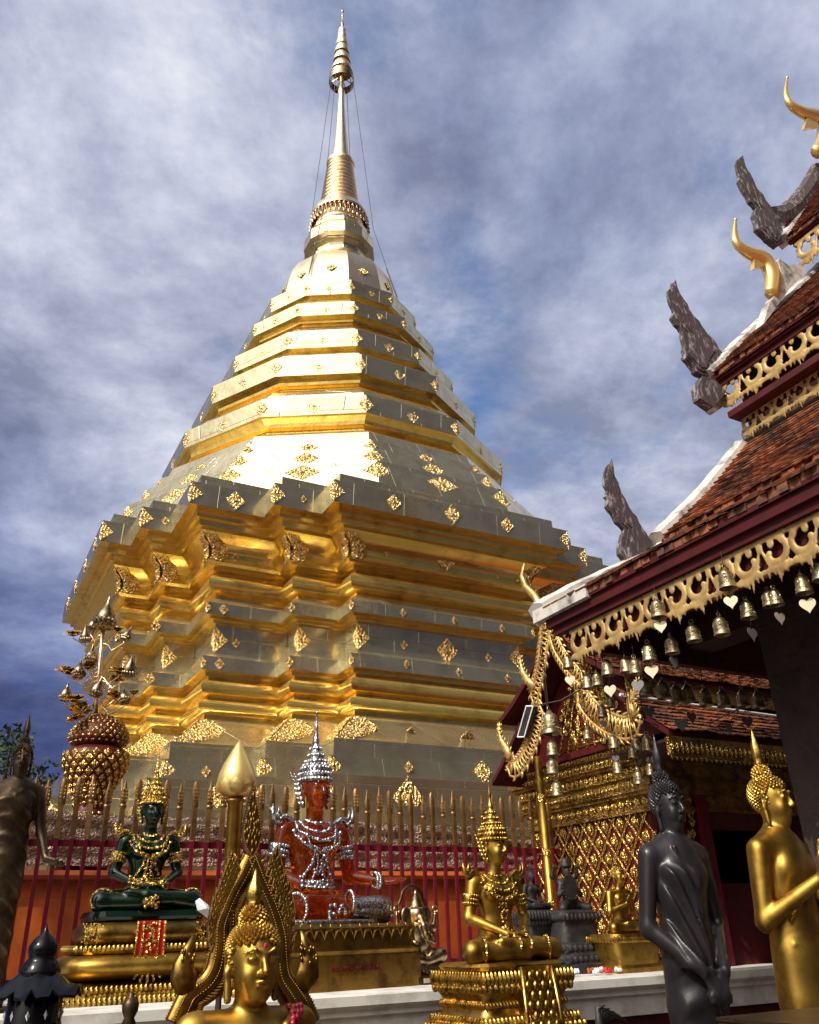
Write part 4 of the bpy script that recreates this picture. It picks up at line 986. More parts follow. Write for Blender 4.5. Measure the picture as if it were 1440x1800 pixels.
def curls(parent, p, k, m, n=420, cone=False, flame='tall', mflame=None):
    cr_ = .0088 if cone else .0105
    b = MB()
    def put(c, r, nr, hz):
        cc = Vector(p(*c)); d = (Vector(p(c[0] + nr[0] * .01, c[1] + nr[1] * .01, c[2] + nr[2] * .01)) - cc).normalized()
        q = d.to_track_quat('Z', 'Y').to_matrix(); rr = r * k
        vs = [cc + q @ Vector((rr * math.cos(t), rr * math.sin(t), -rr * .3)) for t in [2 * PI * i / 6 for i in range(6)]] + [cc + q @ Vector((rr * .62 * math.cos(t), rr * .62 * math.sin(t), rr * .55)) for t in [2 * PI * i / 6 for i in range(6)]] + [cc + d * rr * hz]
        b.add(vs, [(i, (i + 1) % 6, 6 + (i + 1) % 6, 6 + i) for i in range(6)] + [(6 + i, 6 + (i + 1) % 6, 12) for i in range(6)])
    for x, y, z in fib(n):
        cx, cy, cz = x * .088, .014 + y * .104, .038 + z * .094
        line = .058 + .018 * (abs(x) < .25) - (.0 if y < -.3 else .09 + .10 * max(0, y))
        if cz < line - .02 * abs(x) * 0 or (y < -.25 and cz < .075 - .05 * abs(x)): continue
        put((cx, cy, cz), cr_, (x, y, z), 1.15 if cone else .9)
    for x, y, z in fib(n // 4):
        if z < -.25: continue
        put((x * .046, .024 + y * .05, .135 + z * .046), .0095, (x, y, z), 1.15 if cone else .9)
    # cap under the curls
    S_ = [p(*(x * .085, .014 + y * .101, .038 + z * .091)) for x, y, z in fib(10)]
    hair = b.build('hair_curls', m, parent, smooth=False)
    if flame:
        f = MB(); base = Vector(p(0, .026, .175)); up = (Vector(p(0, .026, .275)) - base).normalized(); q = up.to_track_quat('Z', 'Y').to_matrix()
        hs = 1.25 if flame == 'tall' else .8
        pr = [(.020, 0), (.026, .010), (.020, .02), (.026, .035), (.029, .055), (.024, .08), (.015, .105), (.008, .13), (.002, .155)]
        f.rings([[tuple(base + (q @ Vector((r * math.cos(t) * (1 + .10 * math.cos(4 * t)), r * math.sin(t) * (1 + .10 * math.cos(4 * t)), z * hs))) * k) for t in [2 * PI * i / 16 for i in range(16)]] for r, z in pr])
        f.build('flame_finial', mflame or m, parent, smooth=True)
    return hair
def hand(S_, wrist, dirv, palmn, k=1.0, spread=.10, curl=.25, side=1, kk=.006):
    """wrist point, finger direction, palm normal: palm, four unequal fingers in two bends, thumb off the side"""
    w = np.array(wrist, float); d = np.array(dirv, float); d /= np.linalg.norm(d)
    nrm = np.array(palmn, float); nrm -= d * (nrm @ d); nrm /= np.linalg.norm(nrm); s = np.cross(d, nrm) * side
    for j, o in enumerate((-.028, -.010, .010, .027)):
        S_.rc(w + s * o * .5 * k, w + (d * .085 + s * o) * k, .016 * k, .013 * k, .010 * k)
        L_ = (.062, .075, .080, .070)[j] * k; a = w + (d * .088 + s * o) * k
        sd = d + s * (j - 1.5) * spread; sd /= np.linalg.norm(sd)
        m_ = a + sd * L_ * .52; e = m_ + (sd + nrm * curl * 1.2) / np.linalg.norm(sd + nrm * curl * 1.2) * L_ * .5
        S_.rc(a, m_, .0092 * k, .0082 * k, kk * k * .6); S_.rc(m_, e, .0082 * k, .0058 * k, kk * k * .4)
    t0 = w + (d * .025 + s * .030) * k; t1 = t0 + (d * .042 + s * .026 + nrm * .012) * k; t2 = t1 + (d * .036 + s * .004 + nrm * .012) * k
    S_.rc(t0, t1, .013 * k, .010 * k, .010 * k); S_.rc(t1, t2, .010 * k, .0065 * k, .004 * k)
def seated_sdf(arms='lap', hz=.80, hk=1.0, yaw=0.0):
    S_ = SDF()
    S_.ell((0, .03, .11), (.185, .135, .115), .04)
    S_.rc((0, .03, .13), (0, .015, .33), .135, .118, .05, (1.12, .82, 1)); S_.ell((0, .012, .455), (.172, .108, .13), .06)
    S_.rc((-.165, .015, .545), (.165, .015, .545), .060, .060, .05); S_.rc((0, .012, .56), (0, -.005, .68), .060, .050, .03)
    for s in (1, -1):
        S_.ell((s * .075, -.075, .475), (.075, .040, .060), .04)
        S_.rc((s * .10, -.02, .09), (s * .37, -.17, .075), .100, .078, .03)
        S_.rc((s * .37, -.17, .072), (s * -.03, -.275, .065 + (.045 if s > 0 else 0)), .074, .048, .03)
        S_.rc((s * -.03, -.275, .07 + (.05 if s > 0 else 0)), (s * -.17, -.255, .09 + (.05 if s > 0 else -.01)), .040, .026, .02)
        for j in range(4): S_.rc((s * -.165, -.25 + j * .014, .10 + (.045 if s > 0 else -.01)), (s * -.205, -.248 + j * .014, .098 + (.045 if s > 0 else -.01)), .011, .008, .008)
    def arm(s, el, wr, ra=.052):
        S_.rc((s * .205, .015, .545), el, .056, .043, .03); S_.rc(el, wr, .043, .027, .02)
    if arms == 'lap':
        for s in (1, -1):
            wr = (s * .085, -.215, .185); arm(s, (s * .265, .01, .30), wr)
            hand(S_, wr, (-s, -.28, -.06 + (.10 if s > 0 else 0)), (0, -.1, 1), .9, .03, .12, s)
    elif arms == 'knee':     # left hand held out over the left knee, right in the lap
        wr = (-.085, -.215, .185); arm(-1, (-.265, .01, .30), wr); hand(S_, wr, (1, -.28, -.02), (0, -.1, 1), .9, .03, .12, -1)
        wr = (.42, -.15, .245); arm(1, (.285, .02, .28), wr); hand(S_, wr, (1, -.25, .05), (0, -.35, 1), 1.05, .05, .2, 1)
    elif arms == 'pray':
        wr = (-.03, -.16, .40); arm(-1, (-.27, -.02, .30), wr); hand(S_, wr, (.4, -.15, .8), (.3, -1, 0), .9, .04, .1, -1)
        wr = (.085, -.215, .185); arm(1, (.265, .01, .30), wr); hand(S_, wr, (-1, -.28, -.02), (0, -.1, 1), .9, .03, .12, 1)
    p = add_head(S_, (0, -.02, hz), hk, yaw)
    return S_, p
def beadline(b, bvh, pts, r, dens, ht=1.0, dirv=(0, 1, 0), jit=0.0, big=None):
    """beads laid along a line drawn over the front of a body, dropped on to its surface"""
    d = Vector(dirv); q = []
    for i in range(len(pts) - 1):
        a, c = Vector((pts[i][0], 0, pts[i][1])), Vector((pts[i + 1][0], 0, pts[i + 1][1]))
        n = max(1, int((c - a).length / dens))
        for k in range(n): q.append(a.lerp(c, k / n))
    cord = []
    for j, a in enumerate(q):
        a = a + Vector((rt.uniform(-jit, jit), 0, rt.uniform(-jit, jit)))
        h = bvh.ray_cast(a - d * 2, d)
        if h[0] is None: continue
        rr = r * (1.5 if big and j % big == 0 else 1)
        z = h[1].to_track_quat('Z', 'Y').to_matrix(); cord.append(h[0] + h[1] * rr * .15)
        b.ball(h[0] + h[1] * rr * .3 * ht, (rr, rr, rr * ht), 6, 4, z)
    if len(cord) > 2: b.tube(cord, r * .45, 5)
def bvh_of(me):
    return BVHTree.FromPolygons([v.co[:] for v in me.vertices], [tuple(p.vertices) for p in me.polygons])
def spire_crown(parent, p, k, m, tall=1.0, ear_m=None, bump=True):
    base = Vector(p(0, .014, .062)); up = (Vector(p(0, .014, .162)) - base).normalized(); q = up.to_track_quat('Z', 'Y').to_matrix()
    pr = [(.098, -.010), (.102, .004), (.096, .012), (.104, .022), (.100, .036), (.088, .046), (.092, .056), (.082, .078), (.060, .094), (.066, .102), (.068, .114), (.054, .124), (.042, .132), (.050, .142), (.050, .152), (.038, .166), (.030, .172), (.036, .182), (.034, .194), (.024, .206), (.020, .214), (.024, .224), (.021, .24), (.014, .27), (.011, .31), (.014, .318), (.007, .335), (.005, .40), (.009, .408), (.001, .425)]
    b = MB(); rg = []
    for r, z in pr:
        zz = z * tall if z > .06 else z
        rg.append([tuple(base + (q @ Vector((r * math.cos(t), r * 1.14 * math.sin(t), zz))) * k) for t in [2 * PI * i / 28 for i in range(28)]])
    b.rings(rg)
    for r, z, n, sr in ((.103, .0, 30, .009), (.102, .036, 30, .008), (.090, .066, 24, .011), (.067, .108, 18, .009), (.050, .147, 14, .008), (.036, .188, 10, .007), (.076, .086, 20, .009)):
        zz = z * tall if z > .06 else z
        for i in range(n):
            t = 2 * PI * i / n; c = base + (q @ Vector((r * math.cos(t), r * 1.14 * math.sin(t), zz))) * k
            b.ball(c, (sr * k, sr * k, sr * 1.5 * k), 6, 4)
    o = b.build('crown', m, parent, smooth=True)
    for s in (1, -1):      # flame shaped ear ornaments
        e = MB()
        for i, (x, y, z, r) in enumerate(((.094, .01, -.09, .018), (.100, .02, -.06, .021), (.106, .03, -.03, .022), (.110, .035, .0, .021), (.114, .04, .03, .018), (.120, .045, .058, .014), (.128, .05, .082, .010), (.136, .055, .102, .005))):
            e.ball(Vector(p(s * x, y, z)), (r * k * .6, r * k, r * k * 1.15), 7, 5)
            e.tube([Vector(p(s * x, y, z)), Vector(p(s * (x + .018), y + .02, z + .008)), Vector(p(s * (x + .022), y + .03, z + .028))], [r * k * .6, r * k * .4, .001], 5)
        e.build('ear_ornament', ear_m or m, o, smooth=True)
    return o
def jewels(parent, me, m, rich=1.0, belt=True, lace=True):
    bv = bvh_of(me)
    b = MB()
    for rr, zz, bd in ((.062, .605, .011), (.095, .575, .012), (.125, .548, .013)):     # collar rows
        beadline(b, bv, [(rr * 1.15 * math.sin(a), zz - rr * .75 * math.cos(a) + .03) for a in np.linspace(-1.9, 1.9, 28)], bd, .016, .7, big=4)
    for s in (1, -1):   # strands over the chest
        beadline(b, bv, [(s * .17, .54), (s * .13, .47), (s * .06, .43), (0, .42)], .011, .015, .8, big=3)
        beadline(b, bv, [(s * .10, .50), (s * .085, .455), (s * .035, .44), (0, .435)], .009, .014, .8)
        if lace: beadline(b, bv, [(s * .04, .42), (s * .05, .35), (s * .105, .26), (s * .14, .21)], .011, .015, .8, big=3); beadline(b, bv, [(s * .02, .40), (s * .012, .33), (s * .04, .27), (s * .05, .2)], .010, .016, .8)
    for i in range(int(46 * rich)):
        t = rt.random(); beadline(b, bv, [(rt.uniform(-.05, .05) * (1 - .4 * t), .42 - .20 * t)] * 2, rt.uniform(.007, .016), .1, .9)
    c = b.build('necklace', m, parent, smooth=True)
    if belt:
        b = MB()
        for z, r in ((.215, .013), (.24, .012), (.265, .010)): beadline(b, bv, [(x, z - .02 * math.cos(x * 9)) for x in np.linspace(-.16, .16, 18)], r, .017, .8, big=3)
        b.build('belt', m, parent, smooth=True)
    for s in (1, -1):      # shoulder flames and armlets
        b = MB()
        for i in range(9):
            a = i / 8; x, z = .16 + .095 * a, .60 + .03 * math.sin(a * 3)
            b.ball((s * x, .0, z), (.020, .030, .018), 7, 5)
        b.tube([(s * .245, .0, .59), (s * .285, .0, .62), (s * .300, .005, .67), (s * .292, .01, .71)], [.030, .024, .014, .002], 7)
        b.tube([(s * .235, .0, .60), (s * .262, -.01, .65), (s * .258, -.01, .69)], [.024, .015, .002], 6)
        b.build('shoulder_flame', m, parent, smooth=True)
        b = MB()
        for zz in (.455, .425, .395):
            f = (.545 - zz) / .245; cx = .205 + .06 * f; cy = .015
            for i in range(18): t = 2 * PI * i / 18; b.ball((s * (cx + .056 * math.cos(t)), cy + .056 * math.sin(t), zz + .01 * math.cos(t)), (.012, .012, .012), 6, 4)
        b.lathe([(.054, -.072), (.058, -.06), (.058, .0), (.054, .012)], 18, (s * .245, .015, .455)); b.build('armlet', m, parent, smooth=True)
    return bv
def ringbeads(b, c, ax, r, n, br):
    z = Vector(ax).normalized().to_track_quat('Z', 'Y').to_matrix()
    for i in range(n): t = 2 * PI * i / n; b.ball(Vector(c) + z @ Vector((r * math.cos(t), r * math.sin(t), 0)), br, 6, 4)
def place(px, v): return av(px[0], px[1], v)
def lotus_row(b, w_, d_, z, h, n, wd, out=.02):
    """a row of upright petals round a rounded rectangle"""
    per = 2 * (w_ + d_); k = int(per / wd)
    for i in range(k):
        s_ = i * per / k
        if s_ < w_: p, nr = (-w_ / 2 + s_, -d_ / 2), (0, -1, 0)
        elif s_ < w_ + d_: p, nr = (w_ / 2, -d_ / 2 + s_ - w_), (1, 0, 0)
        elif s_ < 2 * w_ + d_: p, nr = (w_ / 2 - (s_ - w_ - d_), d_ / 2), (0, 1, 0)
        else: p, nr = (-w_ / 2, d_ / 2 - (s_ - 2 * w_ - d_)), (-1, 0, 0)
        b.ball((p[0], p[1], z), (wd * .46, out * .75, h * .52), 7, 6, Matrix.Rotation(math.atan2(nr[1], nr[0]) + PI / 2, 3, 'Z')); b.ball((p[0] + nr[0] * out * .55, p[1] + nr[1] * out * .55, z - h * .1), (wd * .2, out * .4, h * .28), 5, 4, Matrix.Rotation(math.atan2(nr[1], nr[0]) + PI / 2, 3, 'Z'))
def rrect(w_, d_, r, n=5):
    pts = []
    for cx, cy, a in ((w_ / 2 - r, d_ / 2 - r, 0), (-w_ / 2 + r, d_ / 2 - r, 90), (-w_ / 2 + r, -d_ / 2 + r, 180), (w_ / 2 - r, -d_ / 2 + r, 270)):
        for i in range(n): t = math.radians(a + 90 * i / (n - 1)); pts.append((cx + r * math.cos(t), cy + r * math.sin(t)))
    return pts
def pedestal(b, prof, w_, d_, r=.05):
    b.rings([[(x, y, z) for x, y in rrect(w_ + 2 * o, d_ + 2 * o, max(.01, r + o))] for o, z in prof])

# ------------------------------------------------------------------ emerald Buddha on a gilt tiered throne
sx = place((250, 1603), 7.7); tip = place((256, 1322), 7.7); k_em = (tip[2] - sx[2]) / 1.30
em = thing('seated_buddha', 'dark green glass seated Buddha with gold crown and jewels on a tiered gilt throne', 'Buddha statue', sx[0], 7.7, sx[2], 0, 'Buddha statues in the courtyard', k_em)
S_, ph = seated_sdf('lap'); me = S_.mesh('body', m_emerald, .011); link('body', me, em)
jewels(em, me, m_orn, 1.0); spire_crown(em, ph, 1.05, m_orn, 1.05)
for s in (1, -1):
    b = MB(); ringbeads(b, (s * .105, -.205, .195), (s, -.9, .35), .038, 20, .010); ringbeads(b, (s * .118, -.207, .198), (s, -.9, .35), .040, 20, .010); b.build('bracelet', m_orn, em, smooth=True)
    b = MB()
    for i in range(40):    # gold trim round the knees
        t = i / 39 * PI * 1.25 - .6; b.ball((s * (.36 + .085 * math.cos(t)), -.17 + .02 * math.sin(t * 2), .08 + .085 * math.sin(t)), (.014, .03, .014), 6, 4)
    b.build('knee_trim', m_orn, em, smooth=True)
b = MB()
for i in range(26): b.ball((rt.uniform(-.06, .06), -.31 + rt.uniform(-.015, .015), .05 + rt.uniform(-.02, .05)), rt.uniform(.014, .024), 6, 4)
b.build('sash_end', m_orn, em, smooth=True)
b = MB(); pedestal(b, [(-.04, -.075), (.0, -.07), (.01, -.04), (-.01, .0), (-.04, .01)], .92, .56, .12); b.build('green_base', m_emerald, em, smooth=False)
zb = (1.27 - sx[2]) / k_em; HH = -zb
b = MB(); tp = -.075
pedestal(b, [(-.05, tp - .17), (.04, tp - .16), (.075, tp - .12), (.085, tp - .085), (.075, tp - .05), (.03, tp - .005), (-.05, tp)], .86, .56, .12); cush = b.build('cushion', m_oldgold, em, smooth=True)
b = MB()
for k in range(520):
    a = rt.uniform(-.5, .5); ph_ = rt.uniform(-1.1, 1.5); b.ball((a * 1.0, -.28 - .085 * math.cos(ph_) + .02, tp - .085 + .075 * math.sin(ph_)), (rt.uniform(.006, .012), .008, rt.uniform(.006, .011)), 5, 4)
b.build('gold_embroidery', m_carve, cush)
b = MB(); pedestal(b, [(.0, tp - .23), (.10, tp - .225), (.12, tp - .20), (.10, tp - .175), (.02, tp - .165)], .86, .56, .12); lotus_row(b, 1.08, .78, tp - .185, .05, 0, .034, .018); b.build('petal_band', m_carve, em, angle=.7)
b = MB(); pedestal(b, [(.05, tp - .41), (.10, tp - .40), (.19, tp - .36), (.22, tp - .31), (.20, tp - .265), (.12, tp - .232), (.0, tp - .23)], .86, .56, .12); b.build('polished_band', m_statue, em, smooth=True)
b = MB(); pedestal(b, [(.22, zb), (.24, zb + .02), (.24, tp - .60), (.28, tp - .57), (.27, tp - .50), (.22, tp - .46), (.15, tp - .43), (.05, tp - .41)], .86, .56, .08)
for z_, h_, o_ in ((tp - .46, .06, .24), (tp - .535, .07, .29), (tp - .60, .05, .26)): lotus_row(b, .86 + 2 * o_, .56 + 2 * o_, z_, h_, 0, .036, .022)
b.build('tiered_base', m_carve, em, angle=.7)
b = MB(); b.prism([(-.10, .02), (.10, .02), (.11, -.24), (.0, -.34), (-.11, -.24)], (0, -.40, tp - .02), (1, 0, 0), (0, 0, 1), .02); lp = b.build('red_lappet', m_redcloth, em)
b = MB()
for x in (-.105, -.06, .06, .105): b.tube([(x, -.415, tp), (x * 1.05, -.415, tp - .25)], .010, 6)
for i in range(40): b.ball((rt.gauss(0, .022), -.415, tp - rt.uniform(.02, .24)), rt.uniform(.008, .014), 6, 4)
for r in range(4):
    for i in range(11): t = PI * (1.0 + i / 10.0); b.ball(((.05 + .035 * r) * math.cos(t), -.42 - .012 * (4 - r), tp - .26 + (.05 + .035 * r) * math.sin(t)), (.014, .012, .024), 6, 4, Matrix.Rotation(-(t - 1.5 * PI), 3, 'Y'))
b.build('gilt_medallion', m_orn, lp, smooth=True)

# ------------------------------------------------------------------ amber Buddha with silver ornaments
sx = place((548, 1627), 7.7); tip = place((519, 1255), 7.7); k_am = (tip[2] - sx[2]) / 1.295
am = thing('seated_buddha', 'amber red glass seated Buddha with silver crown and jewels, hand held out over its knee', 'Buddha statue', sx[0], 7.7, sx[2], 0.12, 'Buddha statues in the courtyard', k_am)
S_, ph = seated_sdf('knee'); me = S_.mesh('body', m_amber, .0095); link('body', me, am)
jewels(am, me, m_silver, .8); spire_crown(am, ph, 1.05, m_silver, 1.05)
b = MB(); ringbeads(b, (.40, -.14, .248), (1, -.1, 0), .042, 22, .012); ringbeads(b, (.382, -.133, .250), (1, -.1, 0), .044, 22, .012); b.build('bracelet', m_silver, am, smooth=True)
S2 = SDF(); S2.rc((.16, -.235, .085), (.385, -.175, .078), .066, .084, .03); S2.ell((.42, -.15, .075), (.075, .085, .08), .03); link('knee_cover', S2.mesh('knee_cover', m_silver, .012), am)
b = MB()
for i in range(20): b.ball((rt.uniform(-.07, .07), -.325 + rt.uniform(-.01, .01), .05 + rt.uniform(-.02, .06)), rt.uniform(.010, .018), 6, 4)
b.build('sash_end', m_silver, am, smooth=True)
for c_, x_, r_ in (((.12, -.255, .12), (1, -.1, 0), .062), ((-.24, -.245, .085), (1, .35, 0), .085)): b = MB(); ringbeads(b, c_, x_, r_, 30, .012); b.build('leg_band', m_silver, am, smooth=True)
b = MB()
b.tube([(-.42, -.20, .02), (-.2, -.31, .012), (0, -.33, .01), (.25, -.28, .01), (.44, -.17, .015)], .018, 7); b.build('silver_trim', m_silver, am, smooth=True)
zb = (1.27 - sx[2]) / k_am
b = MB(); pedestal(b, [(.10, zb), (.10, zb + .17), (.085, zb + .18), (.09, zb + .20), (.06, zb + .21), (.04, zb + .30), (.07, -.02), (.05, .0)], 1.02, .66, .05)
ped = b.build('pedestal', m_oldgold, am, angle=.5)
b = MB()
for i in range(16):       # engraved lotus petals
    x = -.52 + i * .066
    for q_ in range(3): b.tube([(x + q_ * .014, -.375, zb + .24 + .03 * q_), (x + .008 + q_ * .014, -.385, zb + .30 + .02 * q_), (x + .035 + q_ * .008, -.398, -.025 - .02 * q_)], [.002, .0055, .002], 5, flat=.6)
b.build('engraved_petal', m_carve, ped, smooth=True)
# inscription in raised red letters (Thai)
def text(body, size, parent, loc, rot, m, name):
    cu = bpy.data.curves.new(name, 'FONT'); cu.body = body; cu.size = size; cu.extrude = .004; cu.align_x = 'CENTER'; cu.resolution_u = 4
    o = bpy.data.objects.new(name, cu); col.objects.link(o)
    dg = bpy.context.evaluated_depsgraph_get(); me = bpy.data.meshes.new_from_object(o.evaluated_get(dg)); bpy.data.objects.remove(o); bpy.data.curves.remove(cu)
    me.name = name; me.materials.clear(); me.materials.append(m)
    return link(name, me, parent, loc, rot)
text('พระแก้วมณีรัตน์', .052, ped, (.06, -.434, zb + .095), (PI / 2, 0, 0), m_redlac, 'inscription')

# ------------------------------------------------------------------ crowned gold Buddha
sx = place((885, 1690), 9.3); tip = place((827, 1370), 9.3); k_cr = (tip[2] - sx[2]) / 1.325
cr = thing('seated_buddha', 'polished gold seated Buddha with tall tiered crown and lappet fronted pedestal', 'Buddha statue', sx[0] - .02, 9.3, sx[2], 0.08, 'Buddha statues in the courtyard', k_cr)
S_, ph = seated_sdf('lap', yaw=.28); me = S_.mesh('body', m_statue, .008); link('body', me, cr)
jewels(cr, me, m_carve, 1.0, belt=False, lace=False); spire_crown(cr, ph, 1.10, m_carve, 1.0)
for s in (1, -1):
    for c_, x_, r_, n_, nm_ in (((s * .105, -.205, .195), (s, -.9, .35), .036, 20, 'bracelet'), ((s * .30, -.20, .085), (1, -.4, 0), .083, 34, 'leg_band'), ((s * .05, -.27, .12), (1, .1, 0), .055, 24, 'anklet')):
        b = MB(); ringbeads(b, c_, x_, r_, n_, .0105); b.build(nm_, m_orn, cr, smooth=True)
b = MB(); pedestal(b, [(-.02, -.05), (.0, -.045), (.02, -.02), (.0, .0), (-.03, .004)], .84, .58, .15); b.build('seat_slab', m_statue, cr, smooth=False)
zg = -sx[2] / k_cr
b = MB(); pedestal(b, [(.15, zg), (.15, -.62), (.12, -.60), (.10, -.50), (.11, -.44), (.08, -.40), (.08, -.38), (.02, -.33), (-.01, -.28), (-.01, -.24), (.02, -.19), (.035, -.14), (.03, -.07), (.0, -.05)], .76, .58, .06)
for z_, h_, o_, wd in ((-.095, .10, .034, .036), (-.155, .07, .030, .05), (-.26, .05, -.008, .03), (-.36, .07, .045, .035), (-.41, .06, .085, .045), (-.47, .10, .105, .06), (-.57, .08, .11, .06)): lotus_row(b, .76 + 2 * o_, .58 + 2 * o_, z_, h_, 0, wd, .03)
b.build('pedestal', m_carve, cr, angle=.7)
b = MB(); fr_ = [(-.14, -.03), (.14, -.03), (.17, -.62), (-.17, -.62)]; b.prism(fr_, (.05, -.335, 0), (1, 0, 0), (0, -.13, 1), .03); lp = b.build('lappet', m_statue, cr)
b = MB(); off = lambda x, z: (.05 + x, -.355 + z * .129, z * .99)
for sg in (-1, 1): b.tube([off(sg * .14, -.03), off(sg * .17, -.62)], .018, 8)
for r in range(9):
    for i in range(4 if r % 2 else 3):
        x = (i - (1.5 if r % 2 else 1)) * .072; c = Vector(off(x, -.09 - r * .062)); b.ball(c, (.025, .020, .036), 7, 5)
b.build('pine_scale', m_carve, lp, smooth=True)

# ------------------------------------------------------------------ small gold Buddha by the mosaic wall
sx = place((1098, 1641), 8.05); tip = place((1077, 1505), 8.05); k_sm = (tip[2] - sx[2]) / 1.08
sm = thing('seated_buddha', 'small gold seated Buddha with curled hair beside the gilt lattice wall', 'Buddha statue', sx[0], 8.05, sx[2], 0.1, 'Buddha statues in the courtyard', k_sm)
S_, ph = seated_sdf('pray'); me = S_.mesh('body', m_statue, .013); link('body', me, sm); curls(sm, ph, 1.0, m_orn, 260, flame='short')
zb = (1.27 - sx[2]) / k_sm
b = MB(); pedestal(b, [(.06, zb), (.06, zb + .06), (-.02, zb + .10), (.0, -.12), (.05, -.05), (.04, .0)], .92, .58, .12); lotus_row(b, .98, .64, -.07, .09, 0, .06, .03); b.build('pedestal', m_statue, sm, angle=.5)

# ------------------------------------------------------------------ dark seated figure and dark deity behind the gold one
sx = place((938, 1600), 7.6); tip = place((918, 1524), 7.6); k_ds = (tip[2] - sx[2]) / 1.0
ds = thing('seated_buddha', 'small grey bronze seated figure on a dark carved base in front of the gold pole', 'statue', sx[0], 7.6, sx[2], 0.1, None, k_ds)
S_, ph = seated_sdf('lap'); me = S_.mesh('body', m_dstone, .014); link('body', me, ds); curls(ds, ph, 1.0, m_dstone, 200, flame='short')
zb = (1.27 - sx[2]) / k_ds
b = MB(); pedestal(b, [(.22, zb), (.24, zb + .12), (.10, zb + .25), (.0, zb + .45), (.03, -.3), (.12, -.18), (.10, -.06), (.0, .0)], .8, .6, .1)
for z_, h_, o_ in ((-.12, .2, .13), (-.26, .16, .06), (zb + .18, .2, .2)): lotus_row(b, .8 + 2 * o_, .6 + 2 * o_, z_, h_, 0, .1, .06)
b.build('carved_base', m_dstone, ds, angle=.5)
sx = place((1002, 1600), 7.75); tip = place((990, 1518), 7.75)
dt = thing('deity_statue', 'dark stone deity statue holding a round mirror on a stepped dark plinth', 'statue', sx[0], 7.75, 1.27, 0.0)
H_ = sx[2] - 1.27; hh = tip[2] - sx[2]
S_ = SDF(); q = hh / .55
S_.rc((0, 0, H_ - .02), (0, 0, H_ + .22 * q), .11 * q, .075 * q, .04, (1, .8, 1)); S_.ell((0, 0, H_ + .27 * q), (.11 * q, .07 * q, .07 * q), .03)
S_.rc((0, 0, H_ + .3 * q), (0, 0, H_ + .4 * q), .035 * q, .03 * q, .02); add_head(S_, (0, -.01, H_ + .45 * q), .55 * q)
for s in (1, -1):
    S_.rc((s * .10 * q, 0, H_ + .31 * q), (s * .17 * q, -.02, H_ + .18 * q), .036 * q, .03 * q, .02); S_.rc((s * .17 * q, -.02, H_ + .18 * q), (s * .08 * q - .05 * q, -.13 * q, H_ + .24 * q), .03 * q, .022 * q, .02)
    S_.rc((s * .09 * q, -.02, H_ + .06 * q), (s * .20 * q, -.13 * q, H_ + .02 * q), .06 * q, .05 * q, .02)
    S_.rc((s * .10 * q, 0.02, H_ + .32 * q), (s * .2 * q, .03, H_ + .40 * q), .032 * q, .024 * q, .02); S_.rc((s * .2 * q, .03, H_ + .40 * q), (s * .19 * q, .0, H_ + .52 * q), .024 * q, .02 * q, .02)
link('body', S_.mesh('body', m_dstone, .008), dt)
b = MB(); b.lathe([(.07 * q, .0), (.075 * q, .03 * q), (.05 * q, .06 * q), (.055 * q, .09 * q), (.02 * q, .12 * q)], 14, (0, 0, H_ + .50 * q)); b.build('headdress', m_dstone, dt, smooth=True)
b = MB(); b.prism([(.105 * q * math.cos(t), .135 * q * math.sin(t)) for t in np.linspace(0, 2 * PI, 24, endpoint=False)], (-.08 * q, -.15 * q, H_ + .26 * q), (1, 0, 0), (0, 0, 1), .02); mr = b.build('round_mirror', m_steel if False else m_dstone, dt)
b = MB()
for t in np.linspace(0, 2 * PI, 22, endpoint=False): b.ball((-.08 * q + .115 * q * math.cos(t), -.155 * q, H_ + .26 * q + .145 * q * math.sin(t)), .014 * q, 6, 4)
b.build('mirror_rim', m_dstone, mr, smooth=True)
b = MB(); pedestal(b, [(.16, 0), (.16, .06), (.13, .075), (.125, .13), (.09, .145), (.08, .20), (.04, .215), (.02, H_ - .08), (.045, H_ - .06), (.04, H_ - .02), (.0, H_)], .30, .22, .03); lotus_row(b, .37, .29, H_ - .05, .05, 0, .04, .02); lotus_row(b, .55, .47, .10, .045, 0, .05, .02); lotus_row(b, .47, .39, .175, .045, 0, .05, .02); b.build('stepped_plinth', m_dstone, dt, angle=.5)

# ------------------------------------------------------------------ elephant headed bronze
bs = place((735, 1716), 7.95); tip = place((716, 1553), 7.95); hh = tip[2] - 1.27
gn = thing('elephant_deity', 'polished bronze elephant headed deity seated under a small arch', 'statue', bs[0], 7.95, 1.27, 0.1, None, hh / 1.0)
S_ = SDF()
S_.ell((0, 0, .36), (.15, .13, .14), .05); S_.ell((0, -.02, .40), (.13, .12, .12), .05); S_.ell((0, -.01, .52), (.13, .10, .09), .05)
for s in (1, -1):
    S_.rc((s * .08, -.04, .27), (s * .22, -.14, .28), .08, .065, .03); S_.rc((s * .22, -.14, .27), (s * .02, -.19, .22), .06, .04, .03)
    S_.rc((s * .13, 0, .56), (s * .20, -.02, .45), .045, .038, .02); S_.rc((s * .20, -.02, .45), (s * .12, -.15, .40), .036, .028, .02)
    S_.rc((s * .13, .02, .57), (s * .24, .02, .54), .04, .034, .02); S_.rc((s * .24, .02, .54), (s * .26, .0, .68), .034, .024, .02)
    S_.ell((s * .13, .0, .67), (.075, .025, .095), .015); S_.rc((s * .045, -.10, .60), (s * .065, -.15, .565), .012, .006, .006)
S_.ell((0, -.01, .68), (.09, .09, .10), .03); S_.ell((0, -.05, .67), (.055, .05, .07), .03)
S_.path([(0, -.09, .64), (.01, -.13, .56), (.02, -.15, .48), (.05, -.155, .42), (.09, -.15, .41)], [.042, .036, .03, .024, .018], .015)
for s in (1, -1): S_.ell((s * .035, -.085, .70), (.010, .008, .010), .004)
